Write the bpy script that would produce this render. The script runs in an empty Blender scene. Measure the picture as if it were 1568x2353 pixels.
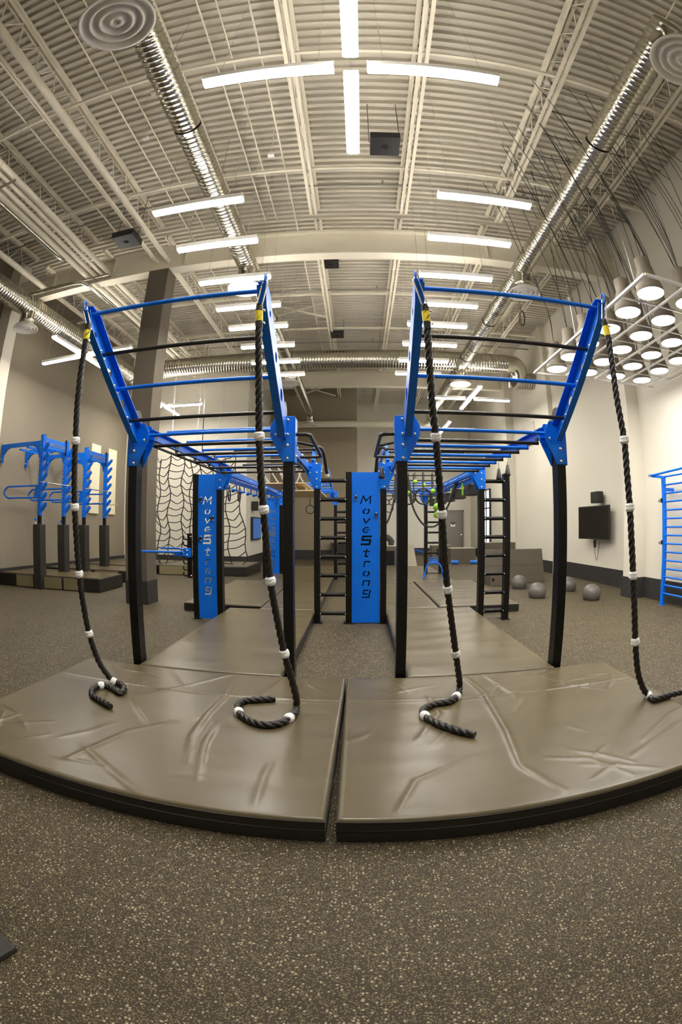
import bpy, bmesh, math, random
from mathutils import Vector, Matrix
random.seed(7)
scene = bpy.context.scene
COL = scene.collection
PI = math.pi

# ------------------------------------------------------------------ materials
def nmat(name, color, rough=0.5, metal=0.0, spec=0.5, emit=None, strength=1.0):
    m = bpy.data.materials.new(name); m.use_nodes = True
    b = m.node_tree.nodes['Principled BSDF']
    b.inputs['Base Color'].default_value = (*color, 1)
    b.inputs['Roughness'].default_value = rough
    b.inputs['Metallic'].default_value = metal
    b.inputs['Specular IOR Level'].default_value = spec
    if emit:
        b.inputs['Emission Color'].default_value = (*emit, 1)
        b.inputs['Emission Strength'].default_value = strength
    return m

def noisy(m, scale=8.0, amount=0.12, bump=0.0, bscale=None, detail=4, rough_var=0.0, stretch=(1,1,1), bdist=0.01):
    """vary the base colour with noise and add a noise bump"""
    nt = m.node_tree; N = nt.nodes; L = nt.links
    b = N['Principled BSDF']
    tc = N.new('ShaderNodeTexCoord'); mp = N.new('ShaderNodeMapping')
    mp.inputs['Scale'].default_value = stretch
    L.new(tc.outputs['Object'], mp.inputs['Vector'])
    nz = N.new('ShaderNodeTexNoise'); nz.inputs['Scale'].default_value = scale; nz.inputs['Detail'].default_value = detail
    L.new(mp.outputs[0], nz.inputs['Vector'])
    col = b.inputs['Base Color'].default_value[:3]
    mx = N.new('ShaderNodeMix'); mx.data_type = 'RGBA'
    mx.inputs['A'].default_value = (*[c*(1-amount) for c in col], 1)
    mx.inputs['B'].default_value = (*[min(1, c*(1+amount)) for c in col], 1)
    L.new(nz.outputs['Fac'], mx.inputs['Factor']); L.new(mx.outputs['Result'], b.inputs['Base Color'])
    if rough_var:
        r = b.inputs['Roughness'].default_value
        mr = N.new('ShaderNodeMapRange'); mr.inputs['To Min'].default_value = max(0.02, r-rough_var); mr.inputs['To Max'].default_value = min(1, r+rough_var)
        L.new(nz.outputs['Fac'], mr.inputs['Value']); L.new(mr.outputs[0], b.inputs['Roughness'])
    if bump:
        n2 = N.new('ShaderNodeTexNoise'); n2.inputs['Scale'].default_value = bscale or scale; n2.inputs['Detail'].default_value = detail
        L.new(mp.outputs[0], n2.inputs['Vector'])
        bp = N.new('ShaderNodeBump'); bp.inputs['Strength'].default_value = bump; bp.inputs['Distance'].default_value = bdist
        L.new(n2.outputs['Fac'], bp.inputs['Height']); L.new(bp.outputs[0], b.inputs['Normal'])
    return m

M = {}
M['blue'] = noisy(nmat('blue_powder_coat', (0.0, 0.145, 0.72), 0.34, spec=.35), 30, .06, .05, 200)
M['black'] = noisy(nmat('black_powder_coat', (0.0035, 0.003, 0.0025), 0.33, spec=.32), 30, .15, .06, 150)
M['grip'] = noisy(nmat('black_textured_grip', (0.011, 0.009, 0.007), 0.40), 60, .2, .1, 300)
M['hole'] = nmat('dark_bolt_hole', (0.002, 0.002, 0.002), 0.9)
M['bolt'] = nmat('zinc_bolt', (0.82, 0.80, 0.76), 0.25, 1.0)
M['steel'] = nmat('polished_steel', (0.75, 0.75, 0.74), 0.22, 1.0)
M['duct'] = noisy(nmat('galvanised_duct', (0.52, 0.50, 0.43), 0.23, 1.0), 3, .10, .04, 14, rough_var=.06)
M['ivory'] = noisy(nmat('ivory_paint', (0.74, 0.69, 0.56), 0.55), 3, .05)
M['deck'] = noisy(nmat('deck_paint', (0.56, 0.52, 0.43), 0.5), 1.5, .07)
M['diffuser'] = nmat('white_diffuser', (0.78, 0.75, 0.70), 0.4)
M['cream'] = noisy(nmat('cream_wall_paint', (0.69, 0.65, 0.55), 0.85), 1.2, .03, .05, 60)
M['taupe'] = noisy(nmat('taupe_wall_paint', (0.25, 0.212, 0.155), 0.85), 1.2, .04, .05, 60)
M['brown'] = noisy(nmat('dark_taupe_wall_paint', (0.30, 0.25, 0.175), 0.85), 1.2, .04, .05, 60)
M['basebd'] = noisy(nmat('charcoal_rubber_base', (0.028, 0.026, 0.024), 0.6), 40, .2)
M['boxgrey'] = noisy(nmat('grey_brown_laminate', (0.115, 0.098, 0.068), 0.45), 6, .1)
M['plytop'] = noisy(nmat('pale_box_top', (0.42, 0.38, 0.29), 0.5), 6, .1)
M['wood'] = noisy(nmat('birch_ply', (0.66, 0.52, 0.30), 0.5), 5, .1, stretch=(1, 8, 8))
M['palewood'] = noisy(nmat('pale_peg_board', (0.78, 0.72, 0.52), 0.55), 5, .06, stretch=(4, 4, .6))
M['tape'] = noisy(nmat('white_cloth_tape', (0.88, 0.88, 0.88), 0.7), 60, .05, .5, 60)
M['yellow'] = nmat('yellow_label', (0.85, 0.66, 0.02), 0.5)
M['green'] = nmat('lime_rubber', (0.30, 0.62, 0.03), 0.4)
M['red'] = nmat('red_plastic', (0.55, 0.03, 0.02), 0.4)
M['doorgrey'] = nmat('grey_brown_door_paint', (0.20, 0.17, 0.13), 0.45)
M['screen'] = nmat('black_screen', (0.012, 0.011, 0.009), 0.16)
M['plastic'] = noisy(nmat('black_plastic', (0.015, 0.014, 0.013), 0.45), 50, .1)
M['paper'] = nmat('white_paper', (0.85, 0.85, 0.85), 0.7)
M['ballgrey'] = noisy(nmat('grey_rubber_dome', (0.115, 0.105, 0.09), 0.42), 20, .08)
M['darkcloth'] = noisy(nmat('charcoal_cloth', (0.06, 0.057, 0.052), 0.9), 60, .3, .3, 80)
M['shade'] = nmat('taupe_lamp_shade', (0.17, 0.145, 0.105), 0.5)
M['conduit'] = nmat('grey_conduit', (0.30, 0.28, 0.24), 0.35, .6)
M['wire'] = nmat('dark_wire', (0.02, 0.018, 0.015), 0.6)
M['chain'] = nmat('bright_chain', (0.85, 0.84, 0.80), 0.35, .8)
M['skin'] = nmat('skin', (0.55, 0.36, 0.26), 0.6)
M['bluefoam'] = nmat('blue_foam', (0.02, 0.16, 0.62), 0.6)
M['tvblue'] = nmat('lit_blue_screen', (0.02, 0.05, 0.2), 0.3, emit=(0.015, 0.07, 0.22), strength=.25)
M['tube'] = nmat('lit_tube_lens', (0.9, 0.9, 0.9), 0.4, emit=(1.0, 0.952, 0.875), strength=16.0)
M['discglow'] = nmat('lit_disc_lens', (0.9, 0.9, 0.9), 0.4, emit=(1.0, 0.96, 0.90), strength=7.0)
M['window'] = nmat('lit_window_pane', (0.8, 0.8, 0.8), 0.1, emit=(0.9, 0.95, 1.0), strength=1.3)

def rope_mat():
    m = nmat('black_rope_fibre', (0.010, 0.0075, 0.0055), 0.42)
    return noisy(m, 90, .5, .5, 160, stretch=(1, 1, 1), bdist=.004)
M['rope'] = rope_mat()

def vinyl(name, col, rough, bump=.5, scale=2.2, dist=.02):
    m = nmat(name, col, rough); nt = m.node_tree; N = nt.nodes; L = nt.links; b = N['Principled BSDF']
    tc = N.new('ShaderNodeTexCoord')
    b.inputs['Specular IOR Level'].default_value = .5
    mp = N.new('ShaderNodeMapping'); mp.inputs['Scale'].default_value = (1.0, 1.6, 1.0)
    L.new(tc.outputs['Object'], mp.inputs['Vector'])
    n1 = N.new('ShaderNodeTexNoise'); n1.inputs['Scale'].default_value = scale; n1.inputs['Detail'].default_value = 3; n1.inputs['Distortion'].default_value = .5
    L.new(mp.outputs[0], n1.inputs['Vector'])
    n2 = N.new('ShaderNodeTexNoise'); n2.inputs['Scale'].default_value = scale*7; n2.inputs['Detail'].default_value = 4; n2.inputs['Distortion'].default_value = .8
    L.new(mp.outputs[0], n2.inputs['Vector'])
    n3 = N.new('ShaderNodeTexNoise'); n3.inputs['Scale'].default_value = 420
    L.new(tc.outputs['Object'], n3.inputs['Vector'])
    a = N.new('ShaderNodeMath'); a.operation = 'MULTIPLY_ADD'; a.inputs[1].default_value = .05
    L.new(n2.outputs['Fac'], a.inputs[0]); L.new(n1.outputs['Fac'], a.inputs[2])
    c = N.new('ShaderNodeMath'); c.operation = 'MULTIPLY_ADD'; c.inputs[1].default_value = .002
    L.new(n3.outputs['Fac'], c.inputs[0]); L.new(a.outputs[0], c.inputs[2])
    bp = N.new('ShaderNodeBump'); bp.inputs['Strength'].default_value = bump; bp.inputs['Distance'].default_value = dist
    L.new(c.outputs[0], bp.inputs['Height']); L.new(bp.outputs[0], b.inputs['Normal'])
    mr = N.new('ShaderNodeMapRange'); mr.inputs['To Min'].default_value = rough-.03; mr.inputs['To Max'].default_value = rough+.12
    L.new(n2.outputs['Fac'], mr.inputs['Value']); L.new(mr.outputs[0], b.inputs['Roughness'])
    return m
M['vinyl'] = vinyl('taupe_vinyl', (0.100, 0.078, 0.038), 0.285, .16, 1.6, .03)
M['vinylside'] = vinyl('black_vinyl', (0.016, 0.013, 0.011), 0.36, .3)
M['padblack'] = vinyl('padding_vinyl', (0.022, 0.019, 0.016), 0.40, .3, 5)
M['velcro'] = noisy(nmat('tan_velcro_strip', (0.20, 0.165, 0.085), 0.9), 30, .1)

def floor_mat():
    m = nmat('speckled_rubber_floor', (0.06, 0.05, 0.04), 0.6, spec=.22); nt = m.node_tree; N = nt.nodes; L = nt.links; b = N['Principled BSDF']
    tc = N.new('ShaderNodeTexCoord')
    nz = N.new('ShaderNodeTexNoise'); nz.inputs['Scale'].default_value = 3
    vr = N.new('ShaderNodeTexVoronoi'); vr.inputs['Scale'].default_value = 150; vr.inputs['Randomness'].default_value = 1
    v2 = N.new('ShaderNodeTexVoronoi'); v2.inputs['Scale'].default_value = 72
    for n in (nz, vr, v2): L.new(tc.outputs['Object'], n.inputs['Vector'])
    # fleck masks: chosen random cells
    def mask(v, thr, soft):
        sx = N.new('ShaderNodeSeparateColor'); L.new(v.outputs['Color'], sx.inputs[0])
        g = N.new('ShaderNodeMath'); g.operation = 'GREATER_THAN'; g.inputs[1].default_value = thr; L.new(sx.outputs[0], g.inputs[0])
        d = N.new('ShaderNodeMapRange'); d.inputs['From Min'].default_value = soft; d.inputs['From Max'].default_value = soft*1.5
        d.inputs['To Min'].default_value = 1; d.inputs['To Max'].default_value = 0
        L.new(v.outputs['Distance'], d.inputs['Value'])
        mu = N.new('ShaderNodeMath'); mu.operation = 'MULTIPLY'; L.new(g.outputs[0], mu.inputs[0]); L.new(d.outputs[0], mu.inputs[1])
        return mu, sx
    m1, s1 = mask(vr, .40, .36); m2, s2 = mask(v2, .76, .28)
    base = N.new('ShaderNodeMix'); base.data_type = 'RGBA'
    base.inputs['A'].default_value = (0.036, 0.0275, 0.0145, 1); base.inputs['B'].default_value = (0.056, 0.044, 0.0245, 1)
    L.new(nz.outputs['Fac'], base.inputs['Factor'])
    f1 = N.new('ShaderNodeMix'); f1.data_type = 'RGBA'; f1.inputs['B'].default_value = (0.17, 0.138, 0.082, 1)
    L.new(m1.outputs[0], f1.inputs['Factor']); L.new(base.outputs['Result'], f1.inputs['A'])
    f2 = N.new('ShaderNodeMix'); f2.data_type = 'RGBA'; f2.inputs['B'].default_value = (0.34, 0.295, 0.20, 1)
    L.new(m2.outputs[0], f2.inputs['Factor']); L.new(f1.outputs['Result'], f2.inputs['A'])
    L.new(f2.outputs['Result'], b.inputs['Base Color'])
    bp = N.new('ShaderNodeBump'); bp.inputs['Strength'].default_value = .5; bp.inputs['Distance'].default_value = .003
    L.new(vr.outputs['Distance'], bp.inputs['Height']); L.new(bp.outputs[0], b.inputs['Normal'])
    return m
M['floor'] = floor_mat()

# ------------------------------------------------------------------ mesh builder
def V(*a): return Vector(a)
class MB:
    def __init__(s): s.v = []; s.f = []; s.mi = []; s.cur = 0; s.smooth = []; s.sm = False
    def add(s, vs, fs, sm=None):
        o = len(s.v); s.v += [tuple(v) for v in vs]
        for f in fs: s.f.append(tuple(o+i for i in f)); s.mi.append(s.cur); s.smooth.append(s.sm if sm is None else sm)
    def box(s, x0, x1, y0, y1, z0, z1):
        vs = [(x, y, z) for z in (z0, z1) for y in (y0, y1) for x in (x0, x1)]
        s.add(vs, [(0,2,3,1),(4,5,7,6),(0,1,5,4),(2,6,7,3),(0,4,6,2),(1,3,7,5)], False); return s
    def bar(s, p, q, w, h, up=(0,0,1)):
        """box beam from p to q, width w sideways, height h along up"""
        p = Vector(p); q = Vector(q); d = (q-p).normalized(); up = Vector(up)
        sd = d.cross(up).normalized(); u = sd.cross(d).normalized()
        vs = [c+sd*(w/2*a)+u*(h/2*b) for c in (p, q) for b in (-1, 1) for a in (-1, 1)]
        s.add(vs, [(0,1,3,2),(4,6,7,5),(0,4,5,1),(2,3,7,6),(0,2,6,4),(1,5,7,3)], False); return s
    def frame(s, d):
        d = Vector(d).normalized(); a = Vector((0,0,1)) if abs(d.z) < .9 else Vector((1,0,0))
        u = d.cross(a).normalized(); return u, d.cross(u).normalized()
    def cyl(s, p, q, r, seg=12, r2=None, cap=True):
        p = Vector(p); q = Vector(q); u, w = s.frame(q-p); r2 = r if r2 is None else r2
        vs = []
        for c, rr in ((p, r), (q, r2)):
            for i in range(seg):
                a = 2*PI*i/seg; vs.append(c+u*(rr*math.cos(a))+w*(rr*math.sin(a)))
        s.add(vs, [(i, (i+1) % seg, seg+(i+1) % seg, seg+i) for i in range(seg)], True)
        if cap: s.add(vs, [tuple(range(seg-1, -1, -1)), tuple(range(seg, 2*seg))], False)
        return s
    def tube(s, pts, r, seg=8, closed=False, cap=True, prof=None, twist=0.0):
        pts = [Vector(p) for p in pts]; n = len(pts)
        t0 = (pts[1]-pts[0]).normalized(); u, w = s.frame(t0); vs = []; L = 0.0
        prev = t0
        for i, p in enumerate(pts):
            if closed: t = (pts[(i+1) % n]-pts[i-1]).normalized()
            else: t = (pts[min(i+1, n-1)]-pts[max(i-1, 0)]).normalized()
            q = prev.rotation_difference(t); u = q @ u; u = (u-t*u.dot(t)).normalized(); w = t.cross(u); prev = t
            if i: L += (p-pts[i-1]).length
            rr = r[i] if isinstance(r, (list, tuple)) else r
            for k in range(seg):
                a = 2*PI*k/seg; f = prof(a) if prof else 1.0; b = a+twist*L
                vs.append(p+u*(rr*f*math.cos(b))+w*(rr*f*math.sin(b)))
        m = n if closed else n-1
        fs = [(i*seg+k, i*seg+(k+1) % seg, ((i+1) % n)*seg+(k+1) % seg, ((i+1) % n)*seg+k) for i in range(m) for k in range(seg)]
        s.add(vs, fs, True)
        if cap and not closed: s.add(vs, [tuple(range(seg-1, -1, -1)), tuple(range((n-1)*seg, n*seg))], False)
        return s
    def lathe(s, prof, c, seg=24, axis=(0,0,1)):
        c = Vector(c); ax = Vector(axis).normalized(); u, w = s.frame(ax); vs = []
        for (r, h) in prof:
            for k in range(seg):
                a = 2*PI*k/seg; vs.append(c+ax*h+u*(r*math.cos(a))+w*(r*math.sin(a)))
        n = len(prof)
        s.add(vs, [(i*seg+k, i*seg+(k+1) % seg, (i+1)*seg+(k+1) % seg, (i+1)*seg+k) for i in range(n-1) for k in range(seg)], True)
        return s
    def sphere(s, c, r, seg=14, rings=9, sc=(1,1,1), top_only=False):
        c = Vector(c); vs = []; fs = []
        a1 = PI/2 if top_only else PI
        for i in range(rings+1):
            th = a1*i/rings
            for k in range(seg):
                ph = 2*PI*k/seg
                vs.append(c+Vector((r*sc[0]*math.sin(th)*math.cos(ph), r*sc[1]*math.sin(th)*math.sin(ph), r*sc[2]*math.cos(th))))
        for i in range(rings):
            for k in range(seg):
                fs.append((i*seg+k, (i+1)*seg+k, (i+1)*seg+(k+1) % seg, i*seg+(k+1) % seg))
        s.add(vs, fs, True)
        if top_only: s.add(vs, [tuple(rings*seg+k for k in range(seg))], False)
        return s
    def torus(s, c, n, R, r, seg=28, rs=8, sc=(1,1)):
        c = Vector(c); u, w = s.frame(n)
        pts = [c+u*(R*sc[0]*math.cos(2*PI*i/seg))+w*(R*sc[1]*math.sin(2*PI*i/seg)) for i in range(seg)]
        return s.tube(pts, r, rs, closed=True)
    def prism(s, poly, o, u, w, t):
        """extrude polygon (2-D, in the frame u,w at o) by the vector t"""
        o = Vector(o); u = Vector(u); w = Vector(w); t = Vector(t); n = len(poly)
        a = [o+u*x+w*y for x, y in poly]; b = [p+t for p in a]
        s.add(a+b, [tuple(range(n-1, -1, -1)), tuple(range(n, 2*n))]+[(i, (i+1) % n, n+(i+1) % n, n+i) for i in range(n)], False)
        return s
    def build(s, name, mat, parent=None, bevel=0.0):
        root = parent
        off = Vector((0,0,0))
        while root is not None:
            off += root.location; root = root.parent
        me = bpy.data.meshes.new(name)
        me.from_pydata([tuple(Vector(v)-off) for v in s.v], [], s.f)
        for m in (mat if isinstance(mat, (list, tuple)) else [mat]): me.materials.append(M[m] if isinstance(m, str) else m)
        me.polygons.foreach_set('material_index', s.mi); me.polygons.foreach_set('use_smooth', s.smooth)
        bm = bmesh.new(); bm.from_mesh(me); bmesh.ops.recalc_face_normals(bm, faces=bm.faces); bm.to_mesh(me); bm.free()
        me.update()
        o = bpy.data.objects.new(name, me); COL.objects.link(o)
        if parent is not None: o.parent = parent
        if bevel:
            b = o.modifiers.new('bevel', 'BEVEL'); b.width = bevel; b.segments = 2; b.limit_method = 'ANGLE'
        return o
def thing(name, label, cat, loc=(0,0,0), group=None):
    o = bpy.data.objects.new(name, None); COL.objects.link(o); o.location = loc; o.empty_display_size = .1
    o['label'] = label; o['category'] = cat
    if group: o['group'] = group
    return o
def tag(o, label, cat, group=None, kind=None):
    o['label'] = label; o['category'] = cat
    if group: o['group'] = group
    if kind: o['kind'] = kind
    return o
def struct(o): o['kind'] = 'structure'; return o
def copy_tree(o, parent=None):
    c = o.copy(); COL.objects.link(c)
    if parent is not None: c.parent = parent
    for ch in list(o.children): copy_tree(ch, c)
    return c
def spline(pts, n=8, closed=False):
    """Catmull-Rom through points"""
    P = [Vector(p) for p in pts]; out = []
    m = len(P)
    for i in range(m if closed else m-1):
        p0 = P[i-1] if (i or closed) else P[0]*2-P[1]
        p1 = P[i]; p2 = P[(i+1) % m]
        p3 = P[(i+2) % m] if (closed or i+2 < m) else P[-1]*2-P[-2]
        for k in range(n):
            t = k/n
            out.append(.5*((2*p1)+(p2-p0)*t+(2*p0-5*p1+4*p2-p3)*t*t+(3*p1-p0-3*p2+p3)*t**3))
    if not closed: out.append(P[-1])
    return out
def cut_plate(name, outer, holes, origin, u, w, thick, mat, parent):
    """flat plate in the frame (u,w) with real cut-outs, made from a filled 2-D curve"""
    cu = bpy.data.curves.new(name, 'CURVE'); cu.dimensions = '2D'; cu.fill_mode = 'BOTH'; cu.extrude = thick/2
    for poly in [outer]+holes:
        sp = cu.splines.new('POLY'); sp.points.add(len(poly)-1)
        for i, (x, y) in enumerate(poly): sp.points[i].co = (x, y, 0, 1)
        sp.use_cyclic_u = True
    tmp = bpy.data.objects.new(name+'_tmp', cu)
    me = bpy.data.meshes.new_from_object(tmp)
    bpy.data.objects.remove(tmp); bpy.data.curves.remove(cu)
    u = Vector(u); w = Vector(w); n = u.cross(w)
    off = Vector((0,0,0)); r = parent
    while r is not None: off += r.location; r = r.parent
    T = Matrix(((u.x, w.x, n.x, origin[0]-off.x), (u.y, w.y, n.y, origin[1]-off.y), (u.z, w.z, n.z, origin[2]-off.z), (0,0,0,1)))
    me.transform(T); me.materials.clear(); me.materials.append(M[mat])
    o = bpy.data.objects.new(name, me); COL.objects.link(o)
    if parent is not None: o.parent = parent
    return o

# ------------------------------------------------------------------ camera (16.5 mm equisolid fisheye on an upright full frame)
cam_d = bpy.data.cameras.new('camera'); cam = bpy.data.objects.new('camera', cam_d); COL.objects.link(cam)
cam_d.type = 'PANO'; cam_d.panorama_type = 'FISHEYE_EQUISOLID'
cam_d.sensor_fit = 'HORIZONTAL'; cam_d.sensor_width = 15.68; cam_d.sensor_height = 23.53
cam_d.fisheye_lens = 10.816; cam_d.fisheye_fov = math.radians(200)
cam_d.clip_start = .02; cam_d.clip_end = 100
p, y = 0.0309, 0.0347
fwd = Vector((-math.sin(y)*math.cos(p), math.cos(y)*math.cos(p), math.sin(p)))
right = Vector((math.cos(y), math.sin(y), 0)); upv = right.cross(fwd)
cam.matrix_world = Matrix(((right.x, upv.x, -fwd.x, 0), (right.y, upv.y, -fwd.y, 0), (right.z, upv.z, -fwd.z, 1.5), (0,0,0,1)))
scene.camera = cam
scene.view_settings.view_transform = 'Standard'; scene.view_settings.look = 'None'
scene.view_settings.gamma = 1; scene.view_settings.use_curve_mapping = False
scene.view_settings.exposure = 2.25
scene.cycles.use_denoising = True
scene.cycles.max_bounces = 6; scene.cycles.diffuse_bounces = 4; scene.cycles.glossy_bounces = 4
scene.cycles.sample_clamp_indirect = 6
scene.cycles.use_adaptive_sampling = True; scene.cycles.adaptive_threshold = 0.05
w = bpy.data.worlds.new('world'); scene.world = w; w.use_nodes = True
w.node_tree.nodes['Background'].inputs[0].default_value = (0.02, 0.02, 0.02, 1)

# ------------------------------------------------------------------ room shell
DZ = 8.15                                                          # underside of the deck ribs
def S(name, mat, *boxes, bevel=0):
    m = MB()
    for b in boxes: m.box(*b)
    return struct(m.build(name, mat, bevel=bevel))
S('floor', 'floor', (-9.2, 6.6, -5.2, 25.2, -.1, 0))
S('wall_left', 'taupe', (-9.1, -8.8, -5.2, 16.1, 0, 8.5))
S('wall_back_left', 'cream', (-9.1, -4.03, 16.7, 21.5, 0, 8.5), (-9.1, -8.5, 16.1, 16.7, 0, 8.5))
S('wall_back', 'brown', (-4.6, 0.0, 21.5, 22.0, 0, 8.5))
S('wall_back_right', 'cream', (-.3, 0.0, 22.0, 24.8, 0, 8.5), (-.3, 6.6, 24.8, 25.2, 0, 8.5))
S('wall_right', 'cream', (5.95, 6.6, -5.2, 8.25, 0, 8.5), (5.62, 6.6, 8.25, 8.65, 0, 8.5), (6.28, 6.6, 8.65, 13.7, 0, 8.5),
  (6.12, 6.6, 13.7, 24.8, 0, 8.5), (5.85, 6.12, 17.4, 17.9, 0, 8.5))
S('wall_front', 'cream', (-9.1, 6.6, -5.4, -5.1, 0, 8.5))
S('trim_1', 'cream', (-8.8, -8.42, 8.0, 8.4, 0, 8.15))             # pilaster of the left wall
S('baseboard_left', 'basebd', (-8.8, -8.775, -5.1, 8.0, 0, .38), (-8.8, -8.775, 8.4, 16.1, 0, .38), (-8.8, -8.40, 7.975, 8.425, 0, .38))
S('baseboard_back', 'basebd', (-8.5, -4.01, 16.675, 16.7, 0, .40), (-4.03, -4.005, 16.7, 21.5, 0, .40), (-4.0, 0.0, 21.475, 21.5, 0, .42),
  (0, 4.55, 24.775, 24.8, 0, .36), (5.75, 6.12, 24.775, 24.8, 0, .36))
S('baseboard_right', 'basebd', (5.92, 5.95, -5.1, 8.25, 0, .42), (5.60, 5.95, 8.225, 8.25, 0, .42), (5.595, 5.62, 8.225, 8.675, 0, .42),
  (6.255, 6.28, 8.65, 13.7, 0, .42), (6.095, 6.12, 13.7, 24.8, 0, .38))
# corrugated roof deck: trapezoid ribs running across the room
m = MB(); yy = -5.1; pit = .165; pr = [(0, 0), (.075, 0), (.09, .075), (.15, .075)]
ys = []
while yy < 24.9:
    ys += [(yy+a, DZ+b) for a, b in pr]; yy += pit
vs = []; fs = []
for (a, b) in ys: vs += [(-9.1, a, b), (6.6, a, b)]
for i in range(len(ys)-1): fs.append((2*i, 2*i+1, 2*i+3, 2*i+2))
m.add(vs, fs, False)
m.box(-9.1, 6.6, -5.2, 25.2, 8.25, 8.35)
struct(m.build('ceiling', 'deck'))

# ------------------------------------------------------------------ roof steel
for k, (gy, lab) in enumerate(((8.12, 'deep ivory steel girder crossing the ceiling nearest above the rigs'), (17.6, 'ivory steel girder crossing the far end of the ceiling'))):
    g = thing('roof_girder', lab, 'girder', (0, gy, 6.93))
    MB().box(-8.8, 6.28, gy+.10, gy+.16, 6.96, 7.52).build('web', 'ivory', g)
    MB().box(-8.8, 6.28, gy, gy+.26, 6.93, 6.97).build('bottom_flange', 'ivory', g)
    MB().box(-8.8, 6.28, gy-.02, gy+.28, 7.50, 7.55).build('top_flange', 'ivory', g)
    for x in (-7.2, -5.4, -3.6, 2.75, 4.5): MB().box(x, x+.012, gy+.0, gy+.1, 6.96, 7.5).build('stiffener', 'ivory', g)
JX = [-7.95, -6.05, -4.30, -2.55, -.80, .96, 2.90, 4.75]
JN = ['nearest the left wall', 'second from the left wall', 'third from the left wall', 'just left of the left long duct', 'left of the middle row of lamps', 'right of the middle row of lamps', 'over the right rig', 'over the disc light grid by the right wall']
for x, nm in zip(JX, JN):
    for (y0, y1, bay) in ((-5.0, 8.05, 'near bay'), (8.45, 17.5, 'middle bay'), (17.95, 24.7, 'far bay')):
        j = thing('roof_joist', 'open web roof joist, '+nm+', '+bay, 'roof joist', (x, y0, 7.6), 'open web joists under the roof deck')
        a = MB(); b = MB(); c = MB()
        for s in (-1, 1):
            a.box(x+s*.022, x+s*.075, y0+.5, y1-.5, 7.56, 7.575); a.box(x+s*.022, x+s*.030, y0+.5, y1-.5, 7.575, 7.625)
            b.box(x+s*.022, x+s*.085, y0, y1, 8.12, 8.145); b.box(x+s*.022, x+s*.030, y0, y1, 8.06, 8.12)
        n = max(2, int((y1-y0-1)/.62)); st = (y1-y0-1)/n
        pts = []
        for i in range(n+1):
            pts.append((x, y0+.5+st*i, 7.60))
            if i < n: pts.append((x, y0+.5+st*(i+.5), 8.09))
        pts = [(x, y0+.05, 8.09)]+pts+[(x, y1-.05, 8.09)]
        for p0, p1 in zip(pts, pts[1:]): c.cyl(p0, p1, .012, 6)
        a.build('bottom_chord', 'ivory', j); b.build('top_chord', 'ivory', j); c.build('web_rods', 'ivory', j)
for k, yb in enumerate((3.46, 6.19, 11.25, 13.6)):
    br = MB().box(-8.5, 5.9, yb, yb+.05, 7.63, 7.68).build('roof_bridging', 'ivory')
    tag(br, ['ivory bridging bar under the roof joists above the lamp cross', 'ivory bridging bar just before the near girder', 'ivory bridging bar beyond the near girder', 'ivory bridging bar farthest down the ceiling before the cross duct'][k], 'roof brace', 'bridging bars across the joists')
for k, (yb, zb) in enumerate(((7.05, 7.95), (11.0, 7.62), (14.9, 7.7))):
    q = thing('sprinkler_pipe', ['dark sprinkler pipe across the ceiling before the near girder', 'thin sprinkler pipe across the ceiling above the second speaker box', 'thin sprinkler pipe across the ceiling behind the cross duct'][k], 'pipe', (0, yb, zb), 'sprinkler pipes across the ceiling')
    MB().cyl((-8.8, yb, zb), (6.2, yb, zb), .022, 10).build('pipe', 'conduit', q)
    for xs in (-5.2, -2.6, .55, 3.4):
        MB().cyl((xs, yb, zb), (xs, yb, zb+.10), .012, 8).cyl((xs, yb, zb+.09), (xs, yb, zb+.11), .028, 10).build('sprinkler_head', 'conduit', q)
for k, (x, z, r, y1) in enumerate(((-1.62, 7.85, .012, 8.0), (-1.86, 7.85, .014, 8.0), (-1.22, 7.85, .016, 17.4), (-3.2, 7.8, .012, 8.0), (-3.55, 7.8, .014, 15.0), (-5.05, 7.7, .016, 8.0), (-6.9, 7.8, .014, 8.0), (4.1, 7.85, .012, 17.4))):
    tag(MB().cyl((x, -4.5, z), (x, y1, z), r, 8).build('electrical_conduit', 'ivory'),
        'thin painted conduit along the deck, '+['between left long duct and middle lamps, its left one', 'beside the left long duct', 'left of the lamp cross, running past the girder', 'left of the left long duct', 'between duct and round bar, running past the girder', 'right of the white pipe bundle', 'left of the white pipe bundle', 'over the right long duct'][k], 'conduit', 'conduits under the deck')
M['coltaupe'] = noisy(nmat('column_taupe_paint', (0.115, 0.094, 0.068), 0.8), 1.2, .04)
c = thing('column', 'square taupe column rising to the near girder behind the left rig', 'column', (-4.15, 8.33, 0))
MB().box(-4.40, -3.93, 8.1, 8.56, 0, 6.93).build('shaft', 'coltaupe', c, .004)
MB().box(-4.41, -3.92, 8.09, 8.57, 0, .45).build('rubber_base', 'basebd', c)
# white pipe bundle and long bars left
for k, (x, z, r, y0, y1) in enumerate(((-5.52, 7.15, .055, -4, 14.0), (-5.68, 7.12, .04, -4, 8.4), (-5.84, 7.1, .05, -4, 14), (-6.02, 7.1, .075, -4, 16.0), (-7.42, 7.15, .07, 3.0, 8.2))):
    tag(MB().cyl((x, y0, z), (x, y1, z), r, 16).build('ceiling_pipe', 'ivory'),
        'round ivory pipe under the left ceiling, '+['rightmost of the bundle of four', 'thin second of the bundle of four', 'third of the bundle of four', 'thickest and leftmost of the bundle of four', 'short one alone left of the bundle'][k], 'pipe', 'ivory pipes under the left ceiling')
for k, yb in enumerate((4.1, 7.95)):
    tag(MB().box(-6.15, -5.4, yb, yb+.04, 6.97, 7.01).build('pipe_hanger', 'conduit'), ['slotted hanger strut under the near part of the pipe bundle', 'slotted hanger strut under the pipe bundle near the girder'][k], 'hanger')
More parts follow.
